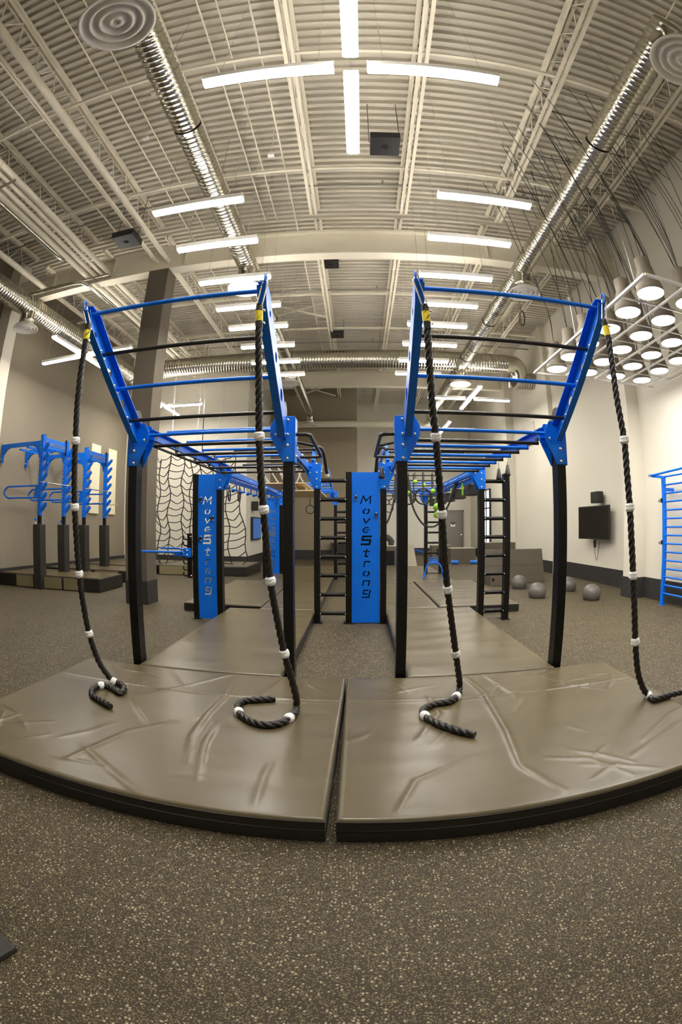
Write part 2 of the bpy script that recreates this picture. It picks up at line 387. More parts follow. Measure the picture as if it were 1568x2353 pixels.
tag(MB().cyl((-4.03, -4, 7.2), (-4.03, 13.5, 7.2), .055, 16).build('ceiling_pipe', 'ivory'), 'long round ivory bar passing the head of the taupe column', 'pipe')
cr = MB()
for dx in (0, .05): cr.box(-4.34+dx, -4.31+dx, -4, 8.2, 7.18, 7.21)
tag(cr.build('cable_track', 'ivory'), 'double strip cable track ending at the head of the taupe column', 'cable track')
gp = MB().tube(spline([(-5.86, -4, 6.8), (-5.86, 4, 6.8), (-5.86, 6.5, 6.8), (-5.86, 6.7, 6.8)], 4), .05, 14)
tag(gp.build('gas_pipe', 'duct'), 'shiny metal pipe with a capped end left of the pipe bundle', 'pipe')
gp = MB().tube([(-7.9, 7.65, 6.8), (-6.15, 7.7, 6.8), (-5.98, 7.76, 6.8), (-5.9, 7.95, 6.8), (-5.85, 9.5, 6.8), (-5.85, 12.5, 6.8)], .05, 14)
tag(gp.build('gas_pipe', 'duct'), 'shiny metal pipe bending at a right angle beside the taupe column', 'pipe')

# ------------------------------------------------------------------ ducts
def ribbed(mb, p, q, R, step=.09, seg=32, rib=.010):
    p = Vector(p); q = Vector(q); L = (q-p).length; n = int(L/step); prof = []
    for i in range(n):
        h = i*step; prof += [(R, h), (R, h+step*.72), (R+rib, h+step*.82), (R+rib, h+step*.90)]
    prof.append((R, L)); mb.lathe(prof, p, seg, q-p)
def diffuser(parent, x, y, z, R=.34):
    zt = z+.40
    d = MB().lathe([(.185, .13), (.20, .09), (.215, .07), (R*.75, .05), (R, .0), (R*1.0, -.014), (R*.92, -.014), (R*.90, .045), (R*.76, .045), (R*.70, -.008), (R*.66, -.008), (R*.60, .045), (R*.52, .045), (R*.45, -.006), (R*.40, -.006), (R*.34, .04), (R*.24, .04), (R*.18, -.004), (R*.10, -.004), (R*.08, .02), (.001, .02)], (x, y, z), 40).build('diffuser', 'diffuser', parent)
    MB().lathe([(.185, .10), (.185, .2), (.192, .205), (.192, .215), (.185, .22), (.185, .46)], (x, y, z), 28).build('neck', 'duct', d)
def long_duct(x, lab, r=.18, ys=(1.6, 7.9, 14.3, 20.7)):
    d = thing('air_duct', lab, 'air duct', (x, 0, 6.6))
    y0 = 1.35; y1 = ys[-1]-.45
    body = MB(); ribbed(body, (x, y0, 6.6), (x, y1, 6.6), r)
    body.lathe([(0.001, 0), (r, 0), (r, .02)], (x, y0-.02, 6.6), 32, (0, 1, 0))
    for yb in (3.9, 7.2, 10.5, 13.2): body.lathe([(r+.014, 0), (r+.014, .05)], (x, yb, 6.6), 32, (0, 1, 0))
    body.build('duct_body', 'duct', d)
    el = MB(); el.tube(spline([(x, y1-.05, 6.6), (x, y1+.12, 6.58), (x, y1+.30, 6.50), (x, y1+.38, 6.32), (x, y1+.39, 6.2)], 5), r, 24)
    el.build('elbow', 'duct', d)
    for i, yy in enumerate(ys): diffuser(d, x, yy if i < 3 else y1+.39, 6.04, .40 if i == 0 else .34)
    for yb in (2.8, 5.6, 9.8, 12.4):
        hg = MB(); hg.torus((x, yb, 6.6), (0, 1, 0), r+.015, .006, 28, 4); hg.cyl((x, yb, 6.6+r), (x, yb, 8.1), .005, 6)
        hg.build('duct_hanger', 'conduit', d)
    return d
long_duct(-2.12, 'long shiny spiral duct running lengthwise over the left rig')
long_duct(3.34, 'long shiny spiral duct running lengthwise over the right rig')
d = thing('air_duct', 'shiny spiral duct along the far left wall behind the lamp cross', 'air duct', (-7.6, 0, 6.6))
bd = MB(); ribbed(bd, (-7.65, 5.2, 6.6), (-7.65, 13.9, 6.6), .26); bd.build('duct_body', 'duct', d); diffuser(d, -7.62, 7.9, 6.02)
d = thing('air_duct', 'thick spiral duct crossing the room behind both lamp rows', 'air duct', (0, 14.2, 6.8))
bd = MB(); ribbed(bd, (-7.4, 14.2, 6.8), (5.0, 14.2, 6.8), .31); bd.build('duct_body', 'duct', d)
MB().tube(spline([(4.95, 14.2, 6.8), (5.25, 14.22, 6.78), (5.42, 14.35, 6.62), (5.40, 14.6, 6.45), (5.45, 14.9, 6.42)], 5), .30, 24).build('elbow', 'duct', d)
e = MB(); ribbed(e, (5.3, 14.75, 6.42), (6.1, 14.75, 6.42), .28); e.build('branch', 'duct', d)
MB().tube(spline([(-7.35, 14.2, 6.8), (-7.6, 14.15, 6.75), (-7.65, 13.95, 6.6), (-7.65, 13.8, 6.6)], 4), .29, 20).build('corner', 'duct', d)
tag(MB().cyl((-4.0, 21.2, 6.2), (3.6, 21.2, 6.2), .15, 16).build('wall_soffit', 'ivory'), 'long ivory tube crossing in front of the far wall above the dark panel', 'pipe')
xb = thing('cross_brace', 'ivory X bracing below the deck at the far dark wall', 'roof brace', (-1.7, 21, 7))
for a, b in (((-2.6, 19.4, 7.6), (-.9, 19.4, 7.05)), ((-2.6, 19.4, 7.05), (-.9, 19.4, 7.6))): MB().bar(a, b, .04, .04).build('brace_bar', 'ivory', xb)
for k, (x0, x1, yb) in enumerate(((-2.55, -.85, 9.2), (-2.55, -.85, 12.6))):
    xb = thing('cross_brace', ['ivory X bracing between joists left of the middle, just past the near girder', 'ivory X bracing between joists left of the middle, nearer the cross duct'][k], 'roof brace', (-1.7, yb, 7.6))
    MB().bar((x0, yb, 7.6), (x1, yb+.05, 8.1), .035, .035).build('brace_bar', 'ivory', xb); MB().bar((x0, yb+.06, 8.1), (x1, yb+.1, 7.6), .035, .035).build('brace_bar', 'ivory', xb)

# ------------------------------------------------------------------ speakers on the ceiling
def ceil_box(x, y, z, s, lab):
    t = thing('ceiling_speaker', lab, 'speaker', (x, y, z), 'black boxes hung from the roof')
    MB().box(x-s, x+s, y-s, y+s, z, z+.13*s/.22).build('cabinet', 'plastic', t, .01)
    MB().lathe([(.0005, -.004), (.035*s/.22, -.004), (.05*s/.22, .0)], (x, y, z), 16).build('driver', 'hole', t)
    for xx in (x-s-.01, x+s+.01): MB().cyl((xx, y, z+.1), (xx, y, 8.1), .006, 6).build('hanger_rod', 'wire', t)
ceil_box(.46, 4.95, 6.9, .215, 'large square black speaker hung beside the lamp cross')
ceil_box(-4.40, 6.85, 6.95, .24, 'square black speaker hung above the left lamp row near the column')
ceil_box(-.60, 9.9, 7.75, .2, 'small black speaker box just beyond the near girder')
ceil_box(-.60, 13.9, 7.5, .2, 'small black speaker box half hidden above the cross duct')
for k, (x, y, z) in enumerate(((-1.3, 5.45, 7.3), (-3.4, 4.9, 7.8), (-2.9, 3.9, 7.8))):
    tag(MB().box(x-.05, x+.05, y-.04, y+.04, z, z+.05).cyl((x, y, z), (x, y, 8.1), .008, 6).build('junction_box', 'diffuser'), ['small white junction box hanging left of the middle joist', 'white junction box farther left of the left long duct', 'white junction box nearest the left long duct'][k], 'junction box')

# ------------------------------------------------------------------ lamps
LZ = 5.5
def lamp(p, q, lab, group, cables=True):
    """1.2 m suspended lamp: white top housing, glowing lens below, two cables"""
    p = Vector(p); q = Vector(q); c = (p+q)/2
    t = thing('hanging_strip_lamp', lab, 'lamp', c, group)
    d = (q-p).normalized()
    hz = Vector((0,0,1)); sd0 = d.cross(hz); hs = MB()
    for sg_ in (-1, 1):                                              # side walls; open top slot added to throw light up at the deck
        hs.prism([(sg_*.066, -.004), (sg_*.070, -.004), (sg_*.070, .06), (sg_*.020, .088), (sg_*.018, .085), (sg_*.066, .056)], p, sd0, hz, q-p)
    for f in (0.0, .33, .66, .99): hs.bar(p.lerp(q, f)-sd0*.068+hz*.055, p.lerp(q, f)+sd0*.068+hz*.055, .010, .05)
    hs.build('housing', 'diffuser', t)
    l = MB(); sd = d.cross(Vector((0,0,1)))
    poly = [(-.064, .045), (-.064, .0), (-.045, -.028), (.045, -.028), (.064, 0), (.064, .045)]
    l.prism(poly, p+d*.01, sd, (0,0,1), (q-p)-d*.02); l.build('lens', 'tube', t)
    if cables:
        for f in (.12, .88):
            a = p.lerp(q, f); MB().cyl(a+Vector((0,0,.08)), (a.x, a.y, 8.1), .0035, 5).build('cable', 'steel', t)
    return t
ordn = ['first', 'second', 'third', 'fourth', 'fifth', 'sixth', 'seventh', 'eighth']
kk = 4.0/3.7
for i in range(8):
    yy = (4.18, 5.10, 6.12, 7.11, 7.99, 8.98, 9.98, 10.93)[i]*kk
    lamp((-2.39*kk, yy, LZ), (-1.267*kk, yy, LZ), 'strip lamp, %s of the left row counted from the front' % ordn[i], 'left row of strip lamps')
    lamp((.95*kk, yy, LZ), (2.075*kk, yy, LZ), 'strip lamp, %s of the right row counted from the front' % ordn[i], 'right row of strip lamps')
def cross(cx, cy, where, g, names=('left', 'right', 'far', 'near'), L=1.2, off=.15):
    lamp((cx-off-L, cy, LZ), (cx-off, cy, LZ), 'strip lamp, left arm of the lamp cross '+where, g)
    lamp((cx+off, cy, LZ), (cx+off+L, cy, LZ), 'strip lamp, right arm of the lamp cross '+where, g)
    lamp((cx, cy+off-.07, LZ), (cx, cy+off-.07+L, LZ), 'strip lamp, far arm of the lamp cross '+where, g)
    lamp((cx, cy-off-L, LZ), (cx, cy-off, LZ), 'strip lamp, near arm of the lamp cross '+where, g)
cross(0, 2.50, 'at the top middle of the ceiling', 'lamp cross at the top')
cross(-6.43, 9.06, 'by the left wall', 'lamp cross by the left wall')
cross(3.58, 14.13, 'at the far right beyond the cross duct', 'lamp cross far right')
cross(-6.43, 14.35, 'over the cargo net', 'lamp cross over the cargo net')
cross(3.58, 18.9, 'farthest back on the right', 'lamp cross farthest back')
for k, (x, y) in enumerate(((-5.2, 3.2), (-5.6, -1.5), (0, -1.9), (4.3, -1.5))):   # more of the same lamps behind and beside the viewer
    lamp((x-.6, y, LZ), (x+.6, y, LZ), 'strip lamp of the near bay, '+['left of the big round diffuser', 'behind the viewer at the left', 'behind the viewer in the middle', 'behind the viewer at the right'][k], 'strip lamps of the near bay')

# ------------------------------------------------------------------ climbing rigs
_bolt = {}
def bolt(parent, p, n=(0,-1,0), r=.013):
    """round zinc bolt head; data shared per direction"""
    key = (tuple(n), r)
    if key not in _bolt:
        m = MB(); nv = Vector(n)
        m.lathe([(r*1.25, 0), (r*1.25, .002), (r, .003), (r*.9, .008), (r*.55, .012), (.0005, .013)], (0,0,0), 12, nv)
        o = m.build('bolt', 'bolt'); _bolt[key] = o.data; bpy.data.objects.remove(o)
    o = bpy.data.objects.new('bolt', _bolt[key]); COL.objects.link(o); o.parent = parent
    off = Vector((0,0,0)); q = parent
    while q is not None: off += q.location; q = q.parent
    o.location = Vector(p)-off
    return o
def post(parent, x, y, h, w=.092, d=.13, foot=True, z0=0.0):
    """square tube upright with a row of adjustment holes in its near and side faces"""
    m = MB().box(x-w/2, x+w/2, y, y+d, z0, h)
    m.cur = 1
    z = z0+.1
    while z < h-.05:
        m.cyl((x, y-.0012, z), (x, y+.001, z), .0085, 10)
        if z > .2:
            for s in (-1, 1): m.cyl((x+s*(w/2+.0012), y+d/2, z), (x+s*(w/2-.001), y+d/2, z), .0085, 8)
        z += .1016
    p = m.build('post', ['black', 'hole'], parent, .006)
    if foot: MB().box(x-.08, x+.08, y-.035, y+d+.035, 0, .010).build('foot_plate', 'black', p, .002)
    return p
def bracket(parent, x, y, side, z0=2.075, z1=2.49, flare=.115, d=.13, w=.1, full=True):
    """blue plate saddle over the head of a post; side=+1 flares to the right"""
    s = side
    poly = [(-.052*s, z0), (.052*s, z0), (.052*s+flare*s, z0+.24), (.052*s+flare*s, z0+.33), (.052*s+(flare-.05)*s, z1), (-.052*s, z1)]
    m = MB()
    m.prism(poly, (x, y-.012, 0), (1,0,0), (0,0,1), (0,.010,0))
    m.prism(poly, (x, y+d+.003, 0), (1,0,0), (0,0,1), (0,.010,0))
    m.box(min(x-.052*s, x-.062*s), max(x-.052*s, x-.062*s), y-.012, y+d+.013, z0-.005, z1-.01)
    o = m.build('bracket', 'blue', parent, .004)
    for (a, b) in ((-.0, .03), (0, .15), (0, .25), (0, .385)) if full else ((0, .03), (0, .14), (0, .25)):
        bolt(o, (x+.008*s+a, y-.012, z0+b))
    bolt(o, (x+.115*s, y-.012, z0+.25))
    for b in (.06, .27): bolt(o, (x-.062*s, y+d/2, z0+b), (-s, 0, 0))
    return o
def arm(parent, x, inner, tipy=2.90, tipz=3.24):
    """angled blue channel reaching up and forward, round cut-outs, eye at the tip; inner=+1 opens to the right"""
    B = Vector((x, 4.13, 2.345)); T = Vector((x, tipy+.03, tipz-.02)); d = (T-B); L = d.length; d.normalize()
    u = d; wv = Vector((1,0,0)).cross(d)*-1
    if wv.z < 0: wv = -wv                                            # perpendicular, pointing up and back
    H = .185
    def ell(c, a, b): return [(c+a*math.cos(2*PI*i/24), b*math.sin(2*PI*i/24)) for i in range(24)]
    outer = [(-.02, -H/2+.02), (.03, -H/2), (L-.14, -H/2), (L, -.028), (L, .028), (L-.14, H/2), (0, H/2), (-.05, .02)]
    holes = [ell(L*.29, .060, .052), ell(L*.55, .046, .042), ell(L*.82, .028, .028)]
    web = cut_plate('arm', outer, holes, B, u, wv, .008, 'blue', parent)
    m = MB(); s = inner
    for e in (-1, 1):
        a = B+wv*(e*H/2)+u*(.03 if e < 0 else 0); b = B+wv*(e*H/2)+u*(L-.14); c2 = B+wv*(e*.028)+u*L
        for (p0, p1) in ((a, b), (b, c2)):
            m.bar(p0+Vector((s*.031,0,0)), p1+Vector((s*.031,0,0)), .062, .008, wv)
    m.prism([(0, 0), (.16, 0), (.16, .07), (.02, .09)], B+Vector((s*.052, -.005, -.10)), (0, 1, 0), (0, 0, 1), (s*-.006, 0, 0))
    m.build('flange', 'blue', web)
    tip = B+u*(L+.018)
    MB().torus(tip+Vector((0,0,.012)), (1,0,0), .028, .0075, 24, 8, (1, 1.45)).build('eye', 'blue', web)
    g = MB()
    arc = [(.10*math.cos(a), .16*math.sin(a)) for a in [PI*i/12 for i in range(13)]]
    g.prism(arc, B+u*.16+wv*(H/2), u, wv*.6, Vector((s*.05, 0, 0)))
    g.build('gusset_cover', 'grip', web)
    return web, u, wv, B, L
def rung(parent, x0, x1, y, z, mat, r=.0165, drop=None, name='rung'):
    o = MB().cyl((x0, y, z), (x1, y, z), r, 14).build(name, mat, parent)
    return o

def rig(cx, label, raised):
    root = thing('climbing_rig', label, 'climbing rig', (cx, 4.13, 0), 'blue and black climbing rigs')
    h = .777
    # near frame
    for s in (-1, 1):
        post(root, cx+s*h, 4.13, 2.45, foot=False)
        bracket(root, cx+s*h, 4.13, -s, z1=2.495)
        web, u, wv, B, L = arm(root, cx+s*(h-.02), -s)
        for f in (.16, .42, .68, .955):                              # bolt pairs around every bar end
            for e in (-.045, .045):
                bolt(web, B+u*(L*f+e)+Vector((-s*.004, 0, 0)), (-s, 0, 0), .012)
        for e in (.10, .22): bolt(web, B+u*(L*e+.05)+wv*.097+Vector((-s*.03,0,0)), tuple(wv), .012)
    for f, mt in ((.955, 'blue'), (.68, 'grip'), (.42, 'blue'), (.16, 'grip')):
        c = B+u*(L*f); rung(root, cx-h+.02, cx+h-.02, c.y, c.z, mt, .0175, name='arm_bar')
    # top rails from the near to the middle frame
    for s in (-1, 1):
        rl = MB()
        xr = cx+s*.66
        rl.bar((xr, 4.25, 2.40), (xr, 7.15, 2.40), .008, .10); rl.bar((xr-s*.022, 4.25, 2.448), (xr-s*.022, 7.15, 2.448), .05, .008)
        rl.bar((xr-s*.022, 4.25, 2.352), (xr-s*.022, 7.15, 2.352), .05, .008)
        o = rl.build('side_rail', 'blue', root)
        hm = MB()
        for i in range(26): hm.cyl((xr-s*.03, 4.4+i*.105, 2.4525), (xr-s*.03, 4.4+i*.105, 2.454), .009, 8)
        hm.build('rail_holes', 'hole', o)['kind'] = 'stuff'
    rung(root, cx-.66, cx+.66, 4.20, 2.385, 'blue')
    if raised:
        for y in (4.34, 4.96, 5.60, 6.20, 6.77):
            b = rung(root, cx-.63, cx+.63, y, 2.30, 'grip')
            for s in (-1, 1):
                MB().prism([(-.02, 0), (.02, 0), (.07, .13), (-.07, .13)], (cx+s*.64, y, 2.285), (0,1,0), (0,0,1), (s*.008,0,0)).build('drop_bracket', 'black', b)
                for e in (-.045, .045): bolt(b, (cx+s*.66, y+e, 2.45), (0,0,1))
        for s in (-1, 1): MB().cyl((cx+s*.64, 4.34, 2.295), (cx+s*.64, 6.77, 2.295), .014, 12).build('side_bar', 'grip', root)
        for y in (4.66, 5.27, 5.88, 6.48):
            b = rung(root, cx-.63, cx+.63, y, 2.50, 'blue')
            for s in (-1, 1):
                MB().prism([(-.05, 0), (.05, 0), (.02, .075), (-.02, .075)], (cx+s*.63, y, 2.44), (0,1,0), (0,0,1), (s*.008,0,0)).build('riser_bracket', 'blue', b)
    else:
        for i in range(9):
            y = 4.34+.30*i
            b = rung(root, cx-.625, cx+.625, y, 2.31, 'grip' if i % 2 == 0 else 'blue', .0175)
            for s in (-1, 1):
                MB().prism([(-.02, 0), (.02, 0), (.035, .05), (-.035, .05)], (cx+s*.60, y, 2.315), (0,1,0), (0,0,1), (s*.008,0,0)).build('hanger_plate', 'grip' if i % 2 == 0 else 'blue', b)
                bolt(b, (cx+s*.64, y, 2.454), (0,0,1))
    # middle frame
    for s in (-1, 1):
        post(root, cx+s*h, 7.15, 2.40); bracket(root, cx+s*h, 7.15, -s, z1=2.48)
    rung(root, cx-.7, cx+.7, 7.1, 2.42, 'blue')
    # far frames
    for yf in (13.25,):
        for s in (-1, 1):
            post(root, cx+s*h, yf, 2.40); bracket(root, cx+s*h, yf, -s, z0=2.1, z1=2.5)
        for k in range(5): rung(root, cx-h, cx+h, yf-.1-k*.32, 2.42+(.0 if k % 2 else .05), 'blue', .018)
    # arched side rails of the second bay and their cross bars
    for s in (-1, 1):
        pts = [(7.28, 2.50), (7.65, 2.80), (9.3, 2.86), (11.4, 2.78), (12.9, 2.55), (13.3, 2.35)] if s*(-1 if cx > 0 else 1) > 0 else [(7.28, 2.38), (13.3, 2.38)]
        rr = MB(); x = cx+s*.70
        for a, b in zip(pts, pts[1:]):
            rr.bar((x, a[0], a[1]), (x, b[0], b[1]), .05, .10)
        o = rr.build('side_rail', 'blue', root)
        tt = MB()
        for a, b in zip(pts, pts[1:]):
            L2 = math.hypot(b[0]-a[0], b[1]-a[1]); n = int(L2/.12)
            for i in range(n):
                t = (i+.5)/n; yy = a[0]+(b[0]-a[0])*t; zz = a[1]+(b[1]-a[1])*t
                tt.cyl((x-.034, yy, zz), (x+.034, yy, zz), .010, 6)
        if tt.v: tt.build('rail_studs', 'bolt', o)['kind'] = 'stuff'
    for k, y in enumerate((7.7, 8.0, 8.35)): rung(root, cx-.7, cx+.7, y, 2.78 if k < 2 else 2.62, 'grip', .017)
    for y in (11.3, 11.9): rung(root, cx-.7, cx+.7, y, 2.55, 'blue', .017)
    # U shaped pull-up handle on the aisle side
    a = 1 if cx < 0 else -1; xi = cx+a*.70
    MB().tube(spline([(xi, 4.2, 2.34), (xi+a*.19, 4.2, 2.34), (xi+a*.25, 4.25, 2.34), (xi+a*.26, 4.4, 2.34), (xi+a*.26, 5.45, 2.34), (xi+a*.25, 5.58, 2.34), (xi+a*.17, 5.62, 2.34), (xi, 5.62, 2.34)], 4), .019, 12).build('side_handle', 'grip', root)
    MB().cyl((xi, 4.85, 2.40), (xi+a*.26, 4.85, 2.34), .016, 12).build('side_handle_stay', 'grip', root)
    # curved grip arm ending in a wooden ball
    MB().tube(spline([(xi, 7.4, 2.72), (xi+a*.08, 7.5, 2.78), (xi+a*.13, 7.8, 2.72), (xi+a*.15, 8.3, 2.45)], 5), .028, 12).build('curved_grip', 'grip', root)
    MB().sphere((xi+a*.155, 8.36, 2.40), .045).build('grip_ball', 'wood', root)
    return root
rigL = rig(-1.393, 'left blue and black climbing rig over mats, with stepped monkey bars and the aisle ladder', True)
rigR = rig(1.177, 'right blue and black climbing rig over mats, with level monkey bars and an outer ladder', False)

# vertical cut-out lettering panels
def stroke(pts, t):
    """polygon of a polyline drawn with thickness t and mitred corners"""
    P = [Vector((a, b)) for a, b in pts]; L = []; R = []
    for i, q in enumerate(P):
        d0 = (q-P[i-1]).normalized() if i else (P[1]-P[0]).normalized()
        d1 = (P[i+1]-q).normalized() if i < len(P)-1 else d0
        n0 = Vector((-d0.y, d0.x)); n1 = Vector((-d1.y, d1.x)); n = n0+n1
        if n.length < .1: n = n0.copy()
        n.normalize(); k = t/2/max(.5, n.dot(n0)); L.append(q+n*k); R.append(q-n*k)
    return [tuple(v) for v in L+R[::-1]]
def arc(cx, cy, rx, ry, a0, a1, n=8): return [(cx+rx*math.cos(a0+(a1-a0)*i/n), cy+ry*math.sin(a0+(a1-a0)*i/n)) for i in range(n+1)]
T = .19
GL = {
 'M': [stroke([(.02, 0), (.12, .92), (.5, .35), (.88, .92), (.98, 0)], .15)],
 'o': [stroke(arc(.5, .5, .36, .42, PI*.56, PI*1.40), T), stroke(arc(.5, .5, .36, .42, PI*1.56, PI*2.40), T)],
 'v': [stroke([(.1, .95), (.5, .08), (.9, .95)], T)],
 'e': [stroke(arc(.52, .5, .40, .42, PI*.30, PI*1.75, 12), T), stroke([(.36, .5), (.98, .5)], .13)],
 'S': [stroke([(1, .93), (.08, .93), (.08, .55), (.92, .55), (.92, .08), (0, .08)], .21)],
 't': [stroke([(.48, .98), (.48, .08), (.85, .08)], .17), stroke([(.08, .68), (.36, .68)], .15), stroke([(.60, .68), (.9, .68)], .15)],
 'r': [stroke([(.25, .02), (.25, .85), (.9, .85), (.9, .66)], .18)],
 'n': [stroke([(.12, .02), (.12, .88), (.88, .88), (.88, .02)], .18)],
 'g': [stroke([(.70, .92), (.14, .92), (.14, .48), (.70, .48)], .15), stroke([(.92, 1.0), (.92, .06), (.08, .06)], .16)],
}
def letters(cx, rows, mirror=False, rot=0):
    holes = []
    for ch, zc, w_, h_ in rows:
        for poly in GL[ch]:
            q = []
            for (a, b) in poly:
                X = (a-.5)*w_+(b-.5)*h_*.22; Z = (b-.5)*h_
                if mirror: X = -X
                q.append((cx+X, zc+Z))
            holes.append(q)
    return holes
def zz(py): return 1.5+(1210-py)/1081*7.15
ROWS = [('M', zz(1148), .15, .13), ('o', zz(1175), .12, .092), ('v', zz(1197), .125, .085), ('e', zz(1218), .12, .09), ('S', zz(1242), .145, .14),
        ('t', zz(1271), .125, .125), ('r', zz(1296), .11, .10), ('o', zz(1319), .12, .09), ('n', zz(1341), .115, .095), ('g', zz(1366), .125, .125)]
def panel(parent, x0, x1, y, z0, z1, mirror=False, sc=1.0):
    rows = [(a, b, c*sc, d) for a, b, c, d in ROWS]
    o = cut_plate('sign_panel', [(x0, z0), (x1, z0), (x1, z1), (x0, z1)], letters((x0+x1)/2+.005, rows, mirror), (0, y, 0), (1,0,0), (0,0,1), .005, 'blue', parent)
    return o
def knob(parent, x, y, z, s=0):
    k = MB().box(x-.014, x+.014, y-.016, y, z-.045, z+.045).cyl((x+s*.035, y-.016, z), (x+s*.035, y-.035, z), .022, 14)
    o = k.build('pull_pin', 'plastic', parent, .004)
    for e in (-.032, .032): bolt(o, (x, y-.016, z+e), (0,-1,0), .010)
# centre ladder (left rig) and centre panel (right rig)
def ladder(parent, xa, xb, y, far=None):
    for z in (2.206, 1.912, 1.619, 1.327, 1.035, .745, .447, .15):
        o = MB().cyl((xa, y+.06, z), (xb, y+.06, z), .031, 14).build('ladder_rung', 'black', parent)
        bolt(o, (xa+.004, y+.0, z), (0,-1,0), .009); bolt(o, (xb-.004, y+.0, z), (0,-1,0), .009)
for yb in (7.15, 13.25):
    post(rigL, -.130, yb, 2.335); ladder(rigL, -.570, -.176, yb)
p0 = panel(rigR, -.084, .346, 7.165, .012, 2.33); knob(p0, -.02, 7.16, zz(1144)); knob(p0, .285, 7.16, zz(1184))
cut_plate('shaded_rear_panel', [(-.084, .012), (.346, .012), (.346, 2.33), (-.084, 2.33)], [], (0, 7.235, 0), (1,0,0), (0,0,1), .005, 'black', rigR)  # blue panel in shade behind the letters, the shade put in as black
for zb in (.9, 1.3): 
    for xx in (-.04, .31): bolt(p0, (xx, 7.16, zb), (0,-1,0), .005)
post(rigL, -2.580, 7.15, 2.33)
p1 = panel(rigL, -2.535, -2.215, 7.165, .012, 2.325, sc=.9)
knob(p1, -2.475, 7.16, zz(1146), -1); knob(p1, -2.475, 7.16, zz(1240), -1); knob(p1, -2.27, 7.16, zz(1191), -1)
post(rigL, -2.66, 13.25, 2.33); panel(rigL, -2.61, -2.215, 13.265, .012, 2.32, mirror=True, sc=1.1)
for yb in (7.15, 13.25):
    post(rigR, 2.382, yb, 2.33); ladder(rigR, 2.0, 2.336, yb)
# hook plate and dip handles on the outer side of the left rig
hp = MB(); hp.box(-2.72, -2.64, 7.16, 7.172, .66, 1.38)
for i in range(7):
    z = 1.31-i*.098
    hp.tube(spline([(-2.70, 7.166, z-.02), (-2.765, 7.166, z-.03), (-2.79, 7.166, z-.005), (-2.785, 7.166, z+.035)], 3), .011, 6)
h0 = hp.build('hook_plate', 'black', rigL)
bolt(h0, (-2.66, 7.16, 1.33)); bolt(h0, (-2.66, 7.16, .70))
dp = MB().box(-2.74, -2.64, 7.06, 7.15, 1.0, 1.15).prism([(0, 0), (.17, 0), (.17, .07), (0, .07)], (-2.90, 7.02, 1.02), (1,0,0), (0,1,0), (0,0,.06))
d0 = dp.build('dip_handle_mount', 'blue', rigL, .01)
MB().tube(spline([(-2.75, 7.02, 1.09), (-2.85, 6.92, 1.09), (-3.0, 6.88, 1.09), (-3.42, 6.86, 1.09)], 4), .018, 12).build('dip_handle', 'blue', d0)
MB().tube(spline([(-2.75, 7.12, 1.12), (-2.9, 7.22, 1.13), (-3.05, 7.26, 1.13), (-3.25, 7.28, 1.13)], 4), .016, 12).build('dip_handle', 'blue', d0)
for z in (1.04, 1.11): bolt(d0, (-2.69, 7.06, z))
# peg beam on the left rig with globe grips, sloping beam on the right rig
pb = MB().bar((-2.20, 7.35, 2.30), (-2.28, 13.2, 2.40), .06, .11).build('peg_beam', 'blue', rigL)
st = MB()
for i in range(26):
    f = (i+.5)/26; st.cyl((-2.15-.08*f, 7.35+5.85*f, 2.31+.10*f), (-2.172-.08*f, 7.35+5.85*f, 2.31+.10*f), .012, 6)
st.build('peg_studs', 'bolt', pb)['kind'] = 'stuff'
for i in range(9):
    f = (i+.6)/9.3; y = 7.4+5.8*f; x = -2.2-.07*f; z = 2.20+.10*f
    g = MB().cyl((x, y, z+.04), (x, y, z-.06), .012, 8).cyl((x-.07, y, z-.06), (x+.02, y, z-.06), .016, 10).sphere((x-.07, y, z-.06), .038, 12, 8)
    g.build('globe_grip', 'blue', pb)
pr2 = MB().bar((1.95, 7.35, 2.30), (1.98, 13.2, 2.36), .06, .15).build('peg_beam', 'blue', rigR)
st = MB()
for i in range(26):
    f = (i+.5)/26; st.cyl((1.90+.03*f, 7.35+5.85*f, 2.31+.06*f), (1.925+.03*f, 7.35+5.85*f, 2.31+.06*f), .012, 6)
st.build('peg_studs', 'bolt', pr2)['kind'] = 'stuff'
for i in range(5):
    f = (i+.35)/5.6; y = 7.5+5.6*f
    MB().box(1.86, 2.06, y-.15, y+.15, 2.02, 2.20).build('hanging_block', 'plastic', pr2, .01)
    MB().box(1.86, 1.88, y+.30, y+.34, 2.05, 2.26).build('strap', 'green', pr2)

